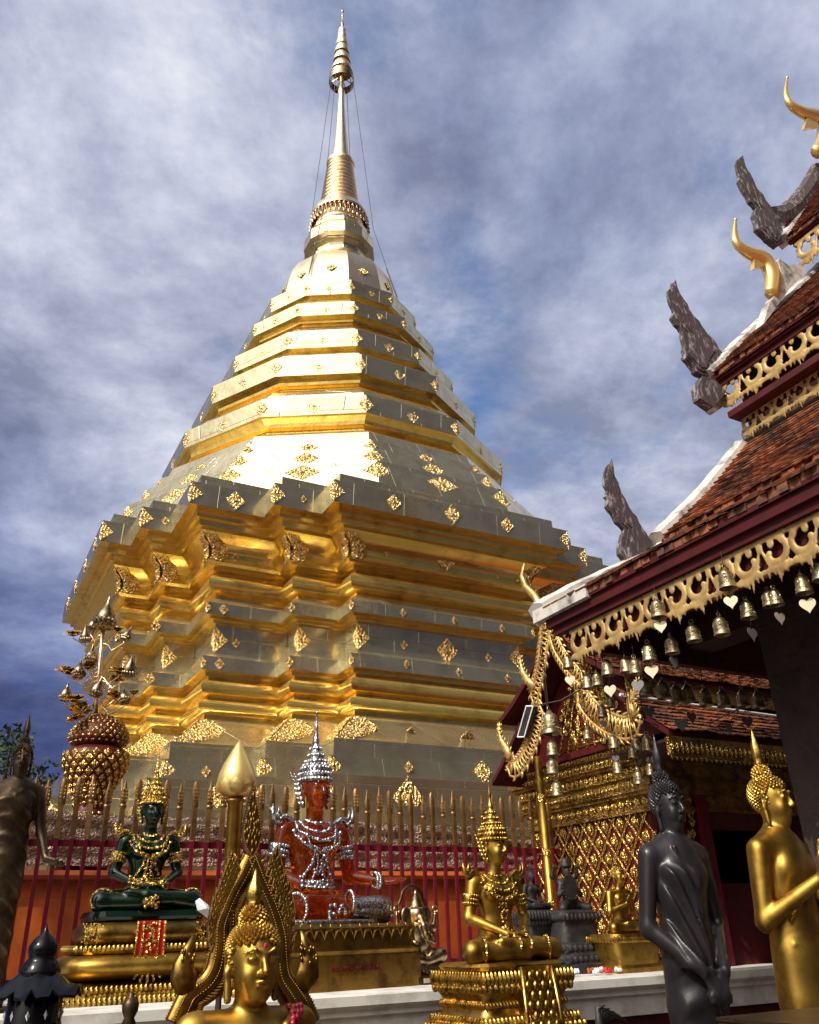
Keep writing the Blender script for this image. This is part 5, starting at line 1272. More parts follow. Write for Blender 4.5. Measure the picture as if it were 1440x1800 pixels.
link('body', S_.mesh('body', m_bright_bronze, .009), gn)
b = MB(); b.lathe([(.085, .0), (.09, .02), (.07, .04), (.075, .06), (.05, .09), (.055, .105), (.03, .14), (.035, .15), (.005, .20)], 16, (0, .0, .74)); b.build('crown', m_bright_bronze, gn, smooth=True)
b = MB(); b.tube([(.18 * math.cos(t) * (1 + .06 * math.sin(t * 9)), .08, .72 + .26 * math.sin(t)) for t in np.linspace(-.35, PI + .35, 26)], .02, 7); b.tube([(0, .08, .96), (0, .08, 1.01)], [.03, .003], 6); b.build('arch', m_bronze, gn, smooth=True)
for s in (1, -1):
    b = MB(); b.tube([(s * .26 + .035 * math.cos(t), 0, .73 + .04 * math.sin(t)) for t in np.linspace(-PI / 2, 1.4 * PI, 14)], .011, 6); b.ball((s * .26, 0, .70), .022, 7, 5); b.build('held_emblem', m_bright_bronze, gn, smooth=True)
b = MB(); pedestal(b, [(.04, 0), (.05, .01), (.05, .07), (.02, .09), (.0, .12), (.03, .17), (.0, .22)], .46, .36, .04)
for i in range(60): t = rt.random() * 2 * PI; b.ball((.24 * math.cos(t), .19 * math.sin(t), rt.uniform(.10, .22)), (rt.uniform(.02, .045), rt.uniform(.02, .04), rt.uniform(.02, .035)), 6, 4)
b.build('rock_base', m_bronze, gn, smooth=True)
b = MB(); b.bbox(-.09, .05, -.262, -.235, .018, .062); b.build('name_plate', m_leaf, gn)

# ------------------------------------------------------------------ standing figures
def standing_sdf(pose, folds, yaw=0.0):
    S_ = SDF()      # about 1.78 tall, feet at 0
    S_.path([(0, .02, .10), (0, .02, .45), (0, .01, .80), (0, .0, .98)], [.165, .160, .170, .165], .05, (1.0, .70, 1))
    S_.path([(0, .0, .98), (0, .0, 1.15), (0, -.005, 1.32), (0, 0, 1.40)], [.160, .140, .165, .165], .06, (1.0, .70, 1))
    S_.rc((-.15, .005, 1.44), (.15, .005, 1.44), .062, .062, .05); S_.rc((0, .005, 1.45), (0, -.005, 1.56), .062, .052, .03)
    for s in (1, -1):
        S_.ell((s * .075, -.085, 1.35), (.078, .04, .06), .04)
        S_.rc((s * .075, .03, .04), (s * .075, -.10, .025), .045, .035, .02)
        for j in range(5): S_.rc((s * .075 + (j - 2) * .016, -.11, .02), (s * .075 + (j - 2) * .018, -.16, .016), .012, .009, .006)
    def arm(s, el, wr): S_.rc((s * .205, .005, 1.43), el, .060, .046, .03); S_.rc(el, wr, .046, .028, .02)
    if pose == 'crossed':
        for s in (1, -1):
            wr = (s * .075, -.185, .93); arm(s, (s * .27, .02, 1.12), wr); hand(S_, wr, (-s * .75, -.1, -.75), (0, 1, -.1), 1.0, .06, .15, -s)
    elif pose == 'blessing':
        wr = (-.12, -.28, 1.30); arm(-1, (-.25, .02, 1.12), wr); hand(S_, wr, (.12, -.12, 1), (.1, -1, 0), 1.05, .08, .1, 1)
        wr = (.27, -.02, .86); arm(1, (.265, .03, 1.14), wr); hand(S_, wr, (0, -.05, -1), (-1, 0, 0), 1.05, .05, .15, 1)
    elif pose == 'walking':
        wr = (.345, -.10, .96); arm(1, (.275, .0, 1.15), wr); hand(S_, wr, (.9, -.2, -.25), (0, -.4, -1), 1.1, .06, -.15, 1)
        wr = (-.29, .0, .86); arm(-1, (-.275, .02, 1.14), wr); hand(S_, wr, (0, -.05, -1), (1, 0, 0), 1.05, .05, .15, -1)
    if folds == 'robe':
        def fn(X, Y, Z):
            front = np.clip((.02 - Y) / .06, 0, 1) * np.clip((Z - .06) / .05, 0, 1) * np.clip((1.40 - Z) / .05, 0, 1) * np.clip((.19 - np.abs(X)) / .03, 0, 1)
            up = np.clip((Z - .92) / .08, 0, 1)
            d1 = (Z - 1.42) * .55 + (X + .22) * 1.0 + .25 * (Z - 1.2) ** 2          # fan of folds from the left shoulder
            low = (Z * 1.0 + 1.6 * X ** 2 * 1.0)
            return -.024 * front * (up * np.abs(np.sin(d1 * 40)) ** 2 * np.clip((.05 - X) / .02, 0, 1) + (1 - up) * np.abs(np.sin(low * 17)) ** 3 * .8)
        S_.disp(fn)
        S_.path([(-.08, -.10, 1.47), (-.02, -.128, 1.25), (.03, -.13, 1.05), (.05, -.13, .8), (.05, -.125, .5), (.04, -.125, .2)], [.012, .010, .010, .010, .010, .010], .008)
    elif folds == 'bands':
        def fn(X, Y, Z):
            front = np.clip((.05 - Y) / .06, 0, 1) * np.clip((Z - .14) / .05, 0, 1) * np.clip((1.44 - Z) / .05, 0, 1) * np.clip((.20 - np.abs(X)) / .03, 0, 1)
            return -.011 * front * np.abs(np.sin((Z + 2.6 * X ** 2 + .25 * X) * 24)) ** 6
        S_.disp(fn)
        for s in (1, -1): S_.path([(s * .10, -.04, 1.50), (s * .05, -.10, 1.43), (0, -.12, 1.40)], [.018, .018, .018], .01)
        S_.rc((0, .02, .06), (0, .02, .16), .19, .168, .04, (1, .72, 1))
    else:      # smooth robe with one clear edge across the chest
        S_.path([(.19, -.03, 1.44), (.06, -.118, 1.33), (-.07, -.12, 1.22), (-.15, -.07, 1.12)], [.008, .010, .010, .008], .006)
        S_.path([(.17, -.06, 1.46), (.10, -.125, 1.30), (.09, -.125, 1.0)], [.018, .016, .014], .008, )
        S_.path([(-.15, -.06, 1.02), (0, -.115, 1.0), (.15, -.06, 1.02)], [.010, .012, .010], .008)
        S_.rc((0, .02, .06), (0, .02, .16), .185, .165, .04, (1, .72, 1))
    p = add_head(S_, (0, -.015, 1.665), 1.02, yaw)
    return S_, p
def standing(name, label, head_px, chin_px, v, m, pose, folds, rot, k, mc=None, group='Buddha statues in the courtyard', flame='tall', res=.010, cone=False, zbase=0.0, pedm=None, wx=1.0, yaw=0.0):
    h = place(head_px, v); s_ = k; zf = h[2] - 1.665 * s_
    t = thing(name, label, 'Buddha statue', h[0], v, zbase, rot, group)
    inner = s_
    S_, p = standing_sdf(pose, folds, yaw); me = S_.mesh('body', m, res)
    o = link('body', me, t, (0, 0, zf - zbase), (0, 0, 0), (s_ * wx, s_ * (1 + wx) / 2, s_))
    hc = curls(t, p, 1.02, mc or m, 460, cone, flame, mc)
    for c in list(t.children):
        if c is not o: c.location = (0, 0, zf - zbase); c.scale = (s_ * wx, s_ * (1 + wx) / 2, s_)
    b = MB(); hgt = zf - zbase
    b.lathe([(.30 * s_, 0), (.31 * s_, hgt * .15), (.24 * s_, hgt * .3), (.22 * s_, hgt * .6), (.29 * s_, hgt * .85), (.26 * s_, hgt + .01)], 24, sy=.8); b.build('lotus_pedestal', pedm or m, t, smooth=True)
    return t
standing('standing_buddha', 'black bronze standing Buddha with hands crossed in front of its robe', (1172, 1420), None, 10.9, m_black, 'crossed', 'robe', -0.12, .86, m_black, res=.0075, wx=.76, yaw=.16)
standing('standing_buddha', 'gold standing Buddha with one hand raised, nearest the dark pillar', (1352, 1410), None, 11.0, m_statue, 'blessing', 'smooth', 0.14, .90, m_carve, res=.009, wx=.85, yaw=.2)
standing('standing_buddha', 'dark bronze walking Buddha with ringed robe folds at the left end of the ledge', (38, 1338), None, 8.05, m_bronze, 'walking', 'bands', -0.05, .79, m_bronze, zbase=1.27, res=.010, wx=.80)

# ------------------------------------------------------------------ gold Buddha close to the camera, under a flame arch
hc_ = place((443, 1693), 11.1); k_f = .81
ff = thing('seated_buddha', 'gold Buddha with spiked curls under a flame shaped gilt arch, nearest the camera', 'Buddha statue', hc_[0], 11.1, hc_[2] - .745 * k_f, 0.05, 'Buddha statues in the courtyard', k_f)
S_, ph = seated_sdf('lap', .745, 1.06); S_.path([(.17, -.03, .59), (.10, -.10, .55), (.02, -.145, .44), (-.05, -.15, .34)], [.012, .016, .016, .014], .008); me = S_.mesh('body', m_statue, .0058); link('body', me, ff); curls(ff, ph, 1.06, m_statue, 560, True, 'short', m_carve)
bv = bvh_of(me); b = MB()
for dx in (0, .022, .044): beadline(b, bv, [(.19 - dx, .60), (.155 - dx, .54), (.12 - dx, .46), (.09 - dx, .40)], .012, .016, .8)
b.build('beaded_sash', m_gem, ff, smooth=True)
b = MB(); c_ = Vector(ph(0, -.097, .052)); b.ball(c_, (.006, .004, .010), 8, 6); b.build('forehead_gem', m_gem, ff)
b = MB(); zg = -ff.location[2] / k_f; pedestal(b, [(.12, zg), (.12, zg + .05), (.06, zg + .08), (.04, -.35), (.10, -.25), (.12, -.16), (.06, -.08), (.0, .0)], .9, .6, .1); lotus_row(b, 1.1, .8, -.17, .14, 0, .08, .04); b.build('pedestal', m_orn, ff, angle=.5)
# the arch, traced on the plane just behind the statue
AV = 10.93
U2 = lambda l: [av(300 + x / 3.1, 1220 + y / 3.1, AV) for x, y in l]
arch = thing('flame_arch', 'openwork gilt flame arch standing round the nearest gold Buddha', 'arch', ff.location[0] * 0 + hc_[0], AV, 0)
def Aw(q): return Vector((q[0] - hc_[0], 0, q[2]))
def strip(name, pts, wid, fl=.035, side=1, m=m_oldgold):
    q = [Aw(p) for p in U2(pts)]; sm = []
    for i in range(len(q) - 1):
        p0, p1, p2, p3 = q[max(i - 1, 0)], q[i], q[i + 1], q[min(i + 2, len(q) - 1)]
        for kk in range(7):
            t = kk / 7; sm.append(.5 * ((2 * p1) + (p2 - p0) * t + (2 * p0 - 5 * p1 + 4 * p2 - p3) * t * t + (3 * p1 - p0 - 3 * p2 + p3) * t ** 3))
    sm.append(q[-1]); n = len(sm); b = MB()
    ws = [wid[0] + (wid[-1] - wid[0]) * i / (n - 1) if len(wid) == 2 else float(np.interp(i / (n - 1), np.linspace(0, 1, len(wid)), wid)) for i in range(n)]
    b.tube(sm, [q_ * .55 for q_ in ws], 10, up=(0, 1, 0), flat=1.8)
    for i in range(1, n - 1):
        t = (sm[i + 1] - sm[i - 1]).normalized(); nn = Vector((0, 1, 0)).cross(t).normalized()
        for sg in (1, -1):
            p = sm[i] + nn * sg * ws[i]
            b.ball(p, .0030, 5, 4)
            b.ball(sm[i] + Vector((0, -ws[i] * .5, 0)) + nn * sg * ws[i] * .4, (.0030, .0025, .0030), 5, 4)
        if fl:
            p = sm[i] + nn * side * ws[i]; b.tube([p, p + nn * side * fl * .6 + t * fl * .5, p + nn * side * fl * .7 + t * fl * 1.3], [.0055, .0045, .001], 5)
    o = b.build(name, m, arch, smooth=True); return o
strip('arch_limb', [(30, 1800), (75, 1700), (110, 1640), (200, 1570), (245, 1490), (265, 1380), (270, 1270), (300, 1180), (345, 1080), (400, 980), (440, 890)], [.036, .034, .030, .030, .027, .025, .026, .028], .03, 1)
strip('arch_limb', [(760, 1800), (720, 1700), (670, 1620), (620, 1540), (605, 1440), (600, 1330), (580, 1240), (545, 1140), (500, 1040), (462, 950), (440, 890)], [.036, .034, .030, .030, .027, .025, .026, .028], .03, -1)
strip('arch_limb', [(330, 1270), (335, 1150), (350, 1050), (385, 960), (425, 880)], [.012, .016, .014], .018, 1)
strip('arch_limb', [(545, 1250), (530, 1130), (505, 1030), (470, 940), (445, 880)], [.012, .016, .014], .018, -1)
# leaf flame at the top, side flames, snake heads at the feet
def leaf(name, pts, th, m=m_oldgold):
    q = [Aw(p) for p in U2(pts)]; b = MB(); b.prism([(p.x, p.z) for p in q], (0, 0, 0), (1, 0, 0), (0, 0, 1), th)
    c = sum(q, Vector()) / len(q)
    for i, p in enumerate(q):
        a = q[(i + 1) % len(q)]
        for kk in range(6): b.ball(p.lerp(a, kk / 6) * .96 + c * .04 + Vector((0, -th * .5, 0)), .0032, 5, 4)
        for r in (.25, .5, .75): b.ball(p.lerp(c, r) + Vector((0, -th * .55, 0)), (.005, .003, .010), 6, 4)
    return b.build(name, m, arch)
leaf('flame_tip', [(450, 495), (465, 590), (485, 690), (492, 780), (470, 850), (440, 905), (405, 840), (388, 770), (400, 690), (420, 600)], .022)
for sgn, base in ((1, [(575, 900), (600, 1000), (640, 1090), (660, 1200), (655, 1300), (655, 1400)]), (-1, [(330, 930), (300, 1010), (270, 1090), (232, 1180), (215, 1280), (220, 1400)])):
    for i in range(len(base) - 1):
        (x0, y0), (x1, y1) = base[i], base[i + 1]
        for t in (0, .5):
            x, y = x0 + (x1 - x0) * t, y0 + (y1 - y0) * t
            q = [(x - sgn * 62, y + 95), (x - sgn * 48, y + 30), (x - sgn * 20, y - 30), (x + sgn * 6, y - 78), (x + sgn * 16, y - 10), (x + sgn * 2, y + 60), (x - sgn * 30, y + 105)]
            leaf('side_flame', q, .016)
for hp in ([(95, 1620), (70, 1540), (70, 1470), (95, 1400), (130, 1310)], [(700, 1600), (745, 1520), (752, 1440), (738, 1370), (712, 1290)]):
    q = [Aw(p) for p in U2(hp)]; b = MB(); b.tube(q, [.020, .026, .020, .012, .003], 9, up=(0, 1, 0), flat=1.6)
    for i in range(40):
        j = rt.randrange(3); p = q[j].lerp(q[j + 1], rt.random()); b.ball(p + Vector((rt.uniform(-.03, .03), -.02 * rt.random(), rt.uniform(-.01, .01))), (.005, .005, .009), 6, 4)
    b.build('snake_head', m_oldgold, arch, smooth=True)
b = MB(); q0, q1 = Aw(U2([(30, 1800)])[0]), Aw(U2([(760, 1800)])[0])
for p in (q0, q1): b.tube([(p.x, 0, p.z), (p.x * 1.02, 0, p.z * .5), (p.x, 0, 0)], [.034, .03, .04], 10)
b.build('arch_post', m_oldgold, arch, smooth=True)

# ================================================================== SMALLER THINGS
# ------------------------------------------------------------------ bells
def heart(sz):
    pts = []
    for i in range(28):
        t = 2 * PI * i / 28; x = 16 * math.sin(t) ** 3; y = 13 * math.cos(t) - 5 * math.cos(2 * t) - 2 * math.cos(3 * t) - math.cos(4 * t)
        pts.append((x / 32 * sz, (y - 5) / 32 * sz * 1.12))
    return pts
bb = MB(); bb.lathe([(.0, .118), (.012, .117), (.020, .112), (.022, .106), (.034, .100), (.042, .090), (.046, .078), (.0475, .06), (.049, .04), (.052, .025), (.051, .020), (.055, .014), (.058, .004), (.058, .0), (.054, .0), (.050, .02), (.044, .08), (.02, .1), (.0, .1)], 24, cap=False)
for k in range(4):
    t = k * PI / 2 + .4
    for q in range(9): a = 2 * PI * q / 9; bb.ball((.0475 * math.cos(t + .22 * math.cos(a)), .0475 * math.sin(t + .22 * math.cos(a)), .058 + .020 * math.sin(a)), .0045, 5, 4)
    bb.ball((.047 * math.cos(t), .047 * math.sin(t), .058), (.008, .008, .013), 6, 5)
for q in range(24): t = 2 * PI * q / 24; bb.ball((.052 * math.cos(t), .052 * math.sin(t), .027), .0032, 5, 4)
bb.v = [(x * .86, y * .86, z * 1.04) for x, y, z in bb.v]
BELL = bb.mesh('bell_body', m_bell, angle=.9)
lb = MB(); lb.tube([(.014 * math.sin(t), 0, .131 + .016 * -math.cos(t)) for t in np.linspace(0, 2 * PI, 14)], .0032, 6); lb.ball((0, 0, .120), .009, 8, 5); LOOP = lb.mesh('loop', m_bell, smooth=True)
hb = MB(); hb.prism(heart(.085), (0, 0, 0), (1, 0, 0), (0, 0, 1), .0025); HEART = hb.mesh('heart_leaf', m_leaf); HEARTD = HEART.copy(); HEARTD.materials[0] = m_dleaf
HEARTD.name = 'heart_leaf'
ORD = ['first', 'second', 'third', 'fourth', 'fifth', 'sixth', 'seventh', 'eighth', 'ninth', 'tenth', 'eleventh', 'twelfth', 'thirteenth', 'fourteenth', 'fifteenth']
def bell(label, pos, sc, group, ztop, leaf=None, dull=False, rot=0.0):
    t = thing('bell', label, 'bell', pos[0], pos[1], pos[2] - .06 * sc, rot, group)
    link('bell_body', BELL, t, (0, 0, 0), (0, 0, rt.uniform(0, 3)), (sc,) * 3); link('loop', LOOP, t, (0, 0, 0), (0, 0, rt.uniform(-.8, .8)), (sc,) * 3)
    b = MB(); z0 = .146 * sc; z1 = max(ztop - (pos[2] - .06 * sc), z0 + .03); b.tube([(0, 0, z0), (.002, 0, (z0 + z1) / 2), (0, 0, z1)], .0022, 5); b.build('wire', m_dark, t)
    if leaf is not None:
        lz = leaf[0]; b = MB(); b.tube([(0, 0, .09 * sc), (0, 0, lz + .035 * sc)], .0016, 4); b.build('clapper_wire', m_dark, t)
        link('heart_leaf', HEARTD if dull else HEART, t, (0, 0, lz), (0, 0, leaf[1]), (sc * leaf[2],) * 3)
    return t
X6 = lambda x, y: (880 + x / 2.571, 780 + y / 2.571)
face = -.9      # leaves hang roughly facing the court
rows = [(305, 985, 1.0, 1075, 1), (392, 1075, 1.0, None, 0), (437, 1065, .92, None, 0), (482, 1012, 1.1, 1122, 1), (565, 1000, 1.0, None, 0), (608, 1005, 1.05, 1100, 1.0), (670, 943, 1.15, 1035, 1), (772, 910, 1.08, 995, .35), (870, 853, 1.12, None, 0), (995, 823, 1.15, None, 0), (1115, 748, 1.08, 870, .4), (1212, 698, .95, None, 0), (1242, 693, .95, 797, .5), (1365, 632, 1.1, 740, 1), (1440, 572, 1.1, None, 0)]
for i, (x, y, sc, ly, w_) in enumerate(rows):
    p = au(*X6(x, y), -2.42); q = au(*X6(x, ly), -2.42) if ly else None
    dl = i in (5, 7, 10)
    lab = '%s brass bell from the left along the pavilion eave%s' % (ORD[i], '' if not ly else (', over a dull leaf' if dl else ', over a heart leaf'))
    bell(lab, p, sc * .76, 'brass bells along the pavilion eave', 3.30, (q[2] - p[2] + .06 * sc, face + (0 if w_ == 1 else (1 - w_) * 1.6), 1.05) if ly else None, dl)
for i, (x, y, ly) in enumerate(((710, 745, 818), (1020, 610, 708))):
    p = au(*X6(x, y), -2.54); q = au(*X6(x, ly), -2.54)
    bell(('small brass bell with heart leaf before the left part of the gilt valance', 'small brass bell with heart leaf before the right part of the gilt valance')[i], p, .9, 'brass bells before the gilt valance', 3.32, (q[2] - p[2] + .05, face, .9))
for i, (x, y) in enumerate(((655, 1100), (735, 1112), (795, 1132), (845, 1128), (925, 1145), (1005, 1150), (1095, 1152), (1165, 1158))):
    p = av(*X6(x, y), 9.78)
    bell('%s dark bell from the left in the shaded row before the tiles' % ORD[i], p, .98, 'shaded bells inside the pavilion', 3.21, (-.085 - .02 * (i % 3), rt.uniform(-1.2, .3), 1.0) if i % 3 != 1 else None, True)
X4 = lambda x, y: (860 + x / 3.6, 1140 + y / 3.6)
strs = [(385, 470, 1.15, 'dark bell, topmost of the string by the red gable', None), (398, 630, .75, 'small bright bell, second in the string by the red gable', None), (400, 745, .75, 'small bright bell, third in the string by the red gable', None), (428, 885, .72, 'small bright bell, lowest in the string by the red gable', None),
        (715, 395, .68, 'small bell hanging in front of the curled naga bargeboard, lower of the pair', 460), (770, 340, .55, 'tiny bell hanging in front of the curled naga bargeboard, upper of the pair', None), (622, 540, .55, 'tiny bell hanging left of the curled naga bargeboard over the gilt bands', None),
        (787, 590, .72, 'grey bell on the middle string below the curled bargeboard', 680), (812, 750, .68, 'small bell at the low end of the middle string before the gilt bands', None),
        (930, 605, .70, 'upper left bell of the cluster above the black Buddha', 700), (908, 655, .62, 'smaller bell tucked left in the cluster above the black Buddha', None), (1003, 598, .85, 'large grey bell right in the cluster above the black Buddha', 690), (1022, 760, .70, 'brass bell touching the black Buddha finial', None), (945, 815, .72, 'dull bell lowest in the cluster above the black Buddha', None)]
for x, y, sc, lab, ly in strs:
    p = av(*X4(x, y), 9.66); q = av(*X4(x, ly), 9.66) if ly else None
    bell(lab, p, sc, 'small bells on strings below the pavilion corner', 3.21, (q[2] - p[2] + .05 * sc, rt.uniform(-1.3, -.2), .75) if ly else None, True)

# ------------------------------------------------------------------ gilt pole and lotus bud post
p = av(945, 1330, 7.15); gp = thing('gilt_pole', 'slender gilt pole with ringed joints beside the shrine corner', 'pole', p[0], 7.15, 1.27)
hh = p[2] - 1.27; b = MB(); b.lathe([(.05, 0), (.05, .08), (.038, .1), (.035, hh)], 20); b.build('shaft', m_statue, gp, smooth=True)
for py in (1404, 1498, 1590):
    z = av(955, py, 7.15)[2] - 1.27; b = MB(); b.lathe([(.036, -.035), (.045, -.028), (.041, -.015), (.048, 0), (.041, .015), (.045, .028), (.036, .035)], 20, (0, 0, z)); b.build('ring_joint', m_orn, gp, smooth=True)
p = av(420, 1297, 7.15); q = av(415, 1398, 7.15)
bp = thing('lotus_bud_post', 'gold post topped by a large smooth lotus bud behind the flame arch', 'post', q[0], 7.15, 1.27)
z0 = q[2] - 1.27; hb_ = p[2] - q[2]
b = MB(); b.lathe([(.13, 0), (.13, .1), (.10, .12), (.11, .2), (.085, .26), (.095, .45), (.07, .5), (.06, .6), (.058, z0 - .06), (.075, z0 - .05), (.075, z0 - .035), (.055, z0 - .02)], 24); b.build('shaft', m_statue, bp, smooth=True)
b = MB(); b.lathe([(.05, 0), (.11, .02), (.145, .07), (.152, .12), (.14, .18), (.11, .25), (.07, .32), (.03, .39), (.004, .43)], 28, (0, 0, z0 - .02)); bud = b.build('bud', m_goldpaint, bp, smooth=True)
bud.scale = (1, 1, hb_ / .43); bud.location = (0, 0, (z0 - .02) * (1 - hb_ / .43))
b = MB()
for k in range(10):
    t = 2 * PI * k / 10; pts = [(.10, .015), (.152, .06), (.158, .10), (.150, .13)]
    rg = []
    for j, (r, z) in enumerate(pts):
        w_ = (.30, .34, .24, .03)[j]; rg.append([(r * math.cos(t + w_ * s), r * math.sin(t + w_ * s), z0 - .02 + z * hb_ / .43 + .0) for s in (-1, -.5, 0, .5, 1)])
    b.rings(rg, False, (False, False))
b.build('petal', m_goldpaint, bp, smooth=True)

# ------------------------------------------------------------------ mosaic vase and gilt lotus tree
XU = lambda x, y: (80 + x / 3.914, 1020 + y / 3.914)
UV = 4.95; c0 = av(*XU(300, 1600), UV)
urn = thing('mosaic_vase', 'tall crimson lidded vase studded with gold diamonds on the terrace behind the fence', 'vase', c0[0], UV, 2.16)
Z = lambda y: av(*XU(310, y), UV)[2] - 2.16
Rr = lambda px: px / 3.914 / 1640 * 8.95 * .98
body = [(Rr(165), 0), (Rr(165), .12), (Rr(150), Z(1700)), (Rr(150), Z(1610)), (Rr(105), Z(1590)), (Rr(112), Z(1540)), (Rr(140), Z(1440)), (Rr(185), Z(1360)), (Rr(218), Z(1290)), (Rr(228), Z(1240)), (Rr(222), Z(1195)), (Rr(190), Z(1165)), (Rr(160), Z(1155))]
lid = [(Rr(160), Z(1155)), (Rr(165), Z(1140)), (Rr(200), Z(1120)), (Rr(210), Z(1090)), (Rr(200), Z(1050)), (Rr(165), Z(995)), (Rr(110), Z(950)), (Rr(55), Z(925)), (Rr(20), Z(915))]
b = MB(); b.lathe(body, 28); b.build('body', m_redlac, urn, smooth=True)
b = MB(); b.lathe(lid, 28); b.build('lid', m_redlac, urn, smooth=True)
def studs(prof, y0, y1, rows_, n, wd, ht, dp, name):
    zs = [q[1] for q in prof]; rs_ = [q[0] for q in prof]; b = MB()
    for r in range(rows_):
        z = Z(y0 + (y1 - y0) * r / max(1, rows_ - 1)); R_ = float(np.interp(z, zs, rs_)); R2 = float(np.interp(z + .02, zs, rs_))
        for k in range(n):
            t = 2 * PI * (k + .5 * (r % 2)) / n; nr = Vector((math.cos(t), math.sin(t), -(R2 - R_) / .02 * .8)); b.stud((R_ * math.cos(t), R_ * math.sin(t), z), nr, (0, 0, 1), wd * R_ / .26, ht, dp)
    b.build(name, m_orn, urn)
studs(body, 1550, 1215, 9, 18, .075, .085, .018, 'gold_diamond'); studs(body, 1690, 1615, 3, 20, .06, .06, .016, 'gold_stud'); studs(lid, 1125, 940, 8, 26, .045, .042, .015, 'gold_scale')
tr = thing('lotus_tree', 'gilt metal lotus tree with open flowers and buds rising from the crimson vase', 'ornament', *av(*XU(345, 917), UV))
def T(x, y, dv=0.0):
    p = av(*XU(x, y), UV + dv); return Vector((p[0] - c1[0], -(p[1] - UV), p[2] - c1[2]))
c1 = av(*XU(345, 917), UV)
b = MB(); b.tube([T(345, 917), T(370, 640), T(395, 320)], .022, 10); b.build('stem', m_spire, tr, smooth=True)
bm_ = MB(); bm_.lathe([(.01, 0), (.035, .008), (.052, .03), (.055, .055), (.045, .085), (.028, .115), (.014, .14), (.004, .185)], 16)
for k in range(14): t = 2 * PI * k / 14; bm_.ball((.052 * math.cos(t), .052 * math.sin(t), .035), (.014, .014, .02), 6, 4); bm_.ball((.040 * math.cos(t + .2), .040 * math.sin(t + .2), .012), (.014, .014, .016), 6, 4)
BUD = bm_.mesh('bud', m_bright_bronze, angle=.8)
lm = MB()
for ring, (n_, tl, ln) in enumerate(((8, .45, .075), (8, .9, .065), (6, 1.25, .05))):
    for k in range(n_):
        t = 2 * PI * (k + .5 * ring) / n_; d = Vector((math.cos(t) * math.cos(tl), math.sin(t) * math.cos(tl), math.sin(tl))); s_ = Vector((-math.sin(t), math.cos(t), 0)); u_ = d.cross(s_)
        rg = []
        for a, w_ in ((0, .010), (.35, .024), (.7, .024), (1, .002)): c = d * ln * a - u_ * .02 * a * a; rg.append([tuple(c + s_ * w_ * q_ + u_ * (-.010 * q_ * q_)) for q_ in (-1, -.4, .4, 1)])
        lm.rings(rg, False, (False, False))
lm.ball((0, 0, .015), (.018, .018, .012), 8, 5)
LOT = lm.mesh('open_lotus', m_mould, smooth=True)
top = link('bud', BUD, tr, T(400, 330), (0, .05, 0), (1.9,) * 3)
fl = [(190, 378, 'o', .06, .9), (275, 430, 'b', .12, .8), (545, 410, 'b', .1, .7), (495, 345, 'o', -.15, .8), (305, 570, 'b', -.1, .9), (290, 605, 'o', -.12, .9), (155, 640, 'o', .1, 1.15), (225, 668, 'b', .2, .9), (510, 640, 'o', .15, 1.1), (570, 665, 'b', .2, 1.0), (490, 690, 'o', -.1, .9), (130, 830, 'b', .1, .8), (200, 830, 'o', .14, 1.15), (335, 800, 'b', .2, .9), (235, 890, 'o', -.05, 1.1), (480, 800, 'o', .0, .9), (545, 845, 'b', .2, .8), (610, 780, 'o', -.1, .7), (210, 955, 'o', .2, .8), (310, 350, 'b', -.1, .8)]
for x, y, ty, dv, sc in fl:
    p = T(x, y, dv); f_ = min(1, max(0, (y + 60 - 320) / 600)); a = T(395 - 50 * f_, min(900, y + 20), 0)
    lowp = (a + p) / 2 + Vector((0, 0, -.10)); b = MB(); b.tube([a, a.lerp(lowp, .6) + Vector((0, 0, .03)), lowp, p.lerp(lowp, .35) + (p - a) * .15, p], .006, 6); b.build('branch', m_spire, tr, smooth=True)
    link('bud' if ty == 'b' else 'open_lotus', BUD if ty == 'b' else LOT, tr, p, (rt.uniform(-.35, .35), rt.uniform(-.35, .35), rt.uniform(0, 6)), (sc * (1.25 if ty == 'b' else 1.45),) * 3)

# ------------------------------------------------------------------ black lantern close to the camera
q = av(83, 1622, 11.3); LK = 2.52 / 1640
ln = thing('black_lantern', 'glossy black tiered lantern with a pointed dome in the near left corner', 'lantern', q[0], 11.3, 0)
zt = q[2]; zz = lambda y: zt - (y - 1622) * LK
b = MB(); b.lathe([(.001, zt), (.005, zz(1632)), (.010, zz(1638)), (.024, zz(1645)), (.034, zz(1655)), (.036, zz(1664)), (.030, zz(1672)), (.038, zz(1678)), (.048, zz(1690)), (.050, zz(1697)), (.038, zz(1704))], 28); b.build('dome', m_lacq, ln, smooth=True)
for k in range(6):
    t = 2 * PI * k / 6 + .3; d = Vector((math.cos(t), math.sin(t), 0)); s_ = Vector((-d.y, d.x, 0)); b = MB(); rg = []
    for r, w_, z in ((.03, .030, zz(1688)), (.06, .045, zz(1702)), (.09, .038, zz(1716)), (.115, .012, zz(1717))): rg.append([tuple(d * r + s_ * w_ * a + Vector((0, 0, z - .012 * a * a + h_))) for a, h_ in ((-1, 0), (0, .006), (1, 0), (1, -.006), (0, 0), (-1, -.006))])
    b.rings(rg); b.build('eave_leaf', m_lacq, ln, angle=.8)
b = MB(); b.lathe([(.055, zz(1706)), (.062, zz(1715)), (.064, zz(1760)), (.068, zz(1768)), (.09, zz(1775)), (.15, zz(1800)), (.18, zz(1830)), (.16, zz(1850)), (.06, zz(1870)), (.05, .3), (.14, .05), (.15, 0)], 28); b.build('body', m_lacq, ln, smooth=True)
for k in range(10): t = 2 * PI * k / 10; b = MB(); b.stud((.0645 * math.cos(t), .0645 * math.sin(t), zz(1750)), (math.cos(t), math.sin(t), 0), (0, 0, 1), .010, .022, .004); b.build('diamond_glint', m_paper, ln)  # white studs stand in for light glinting at the diamond openings
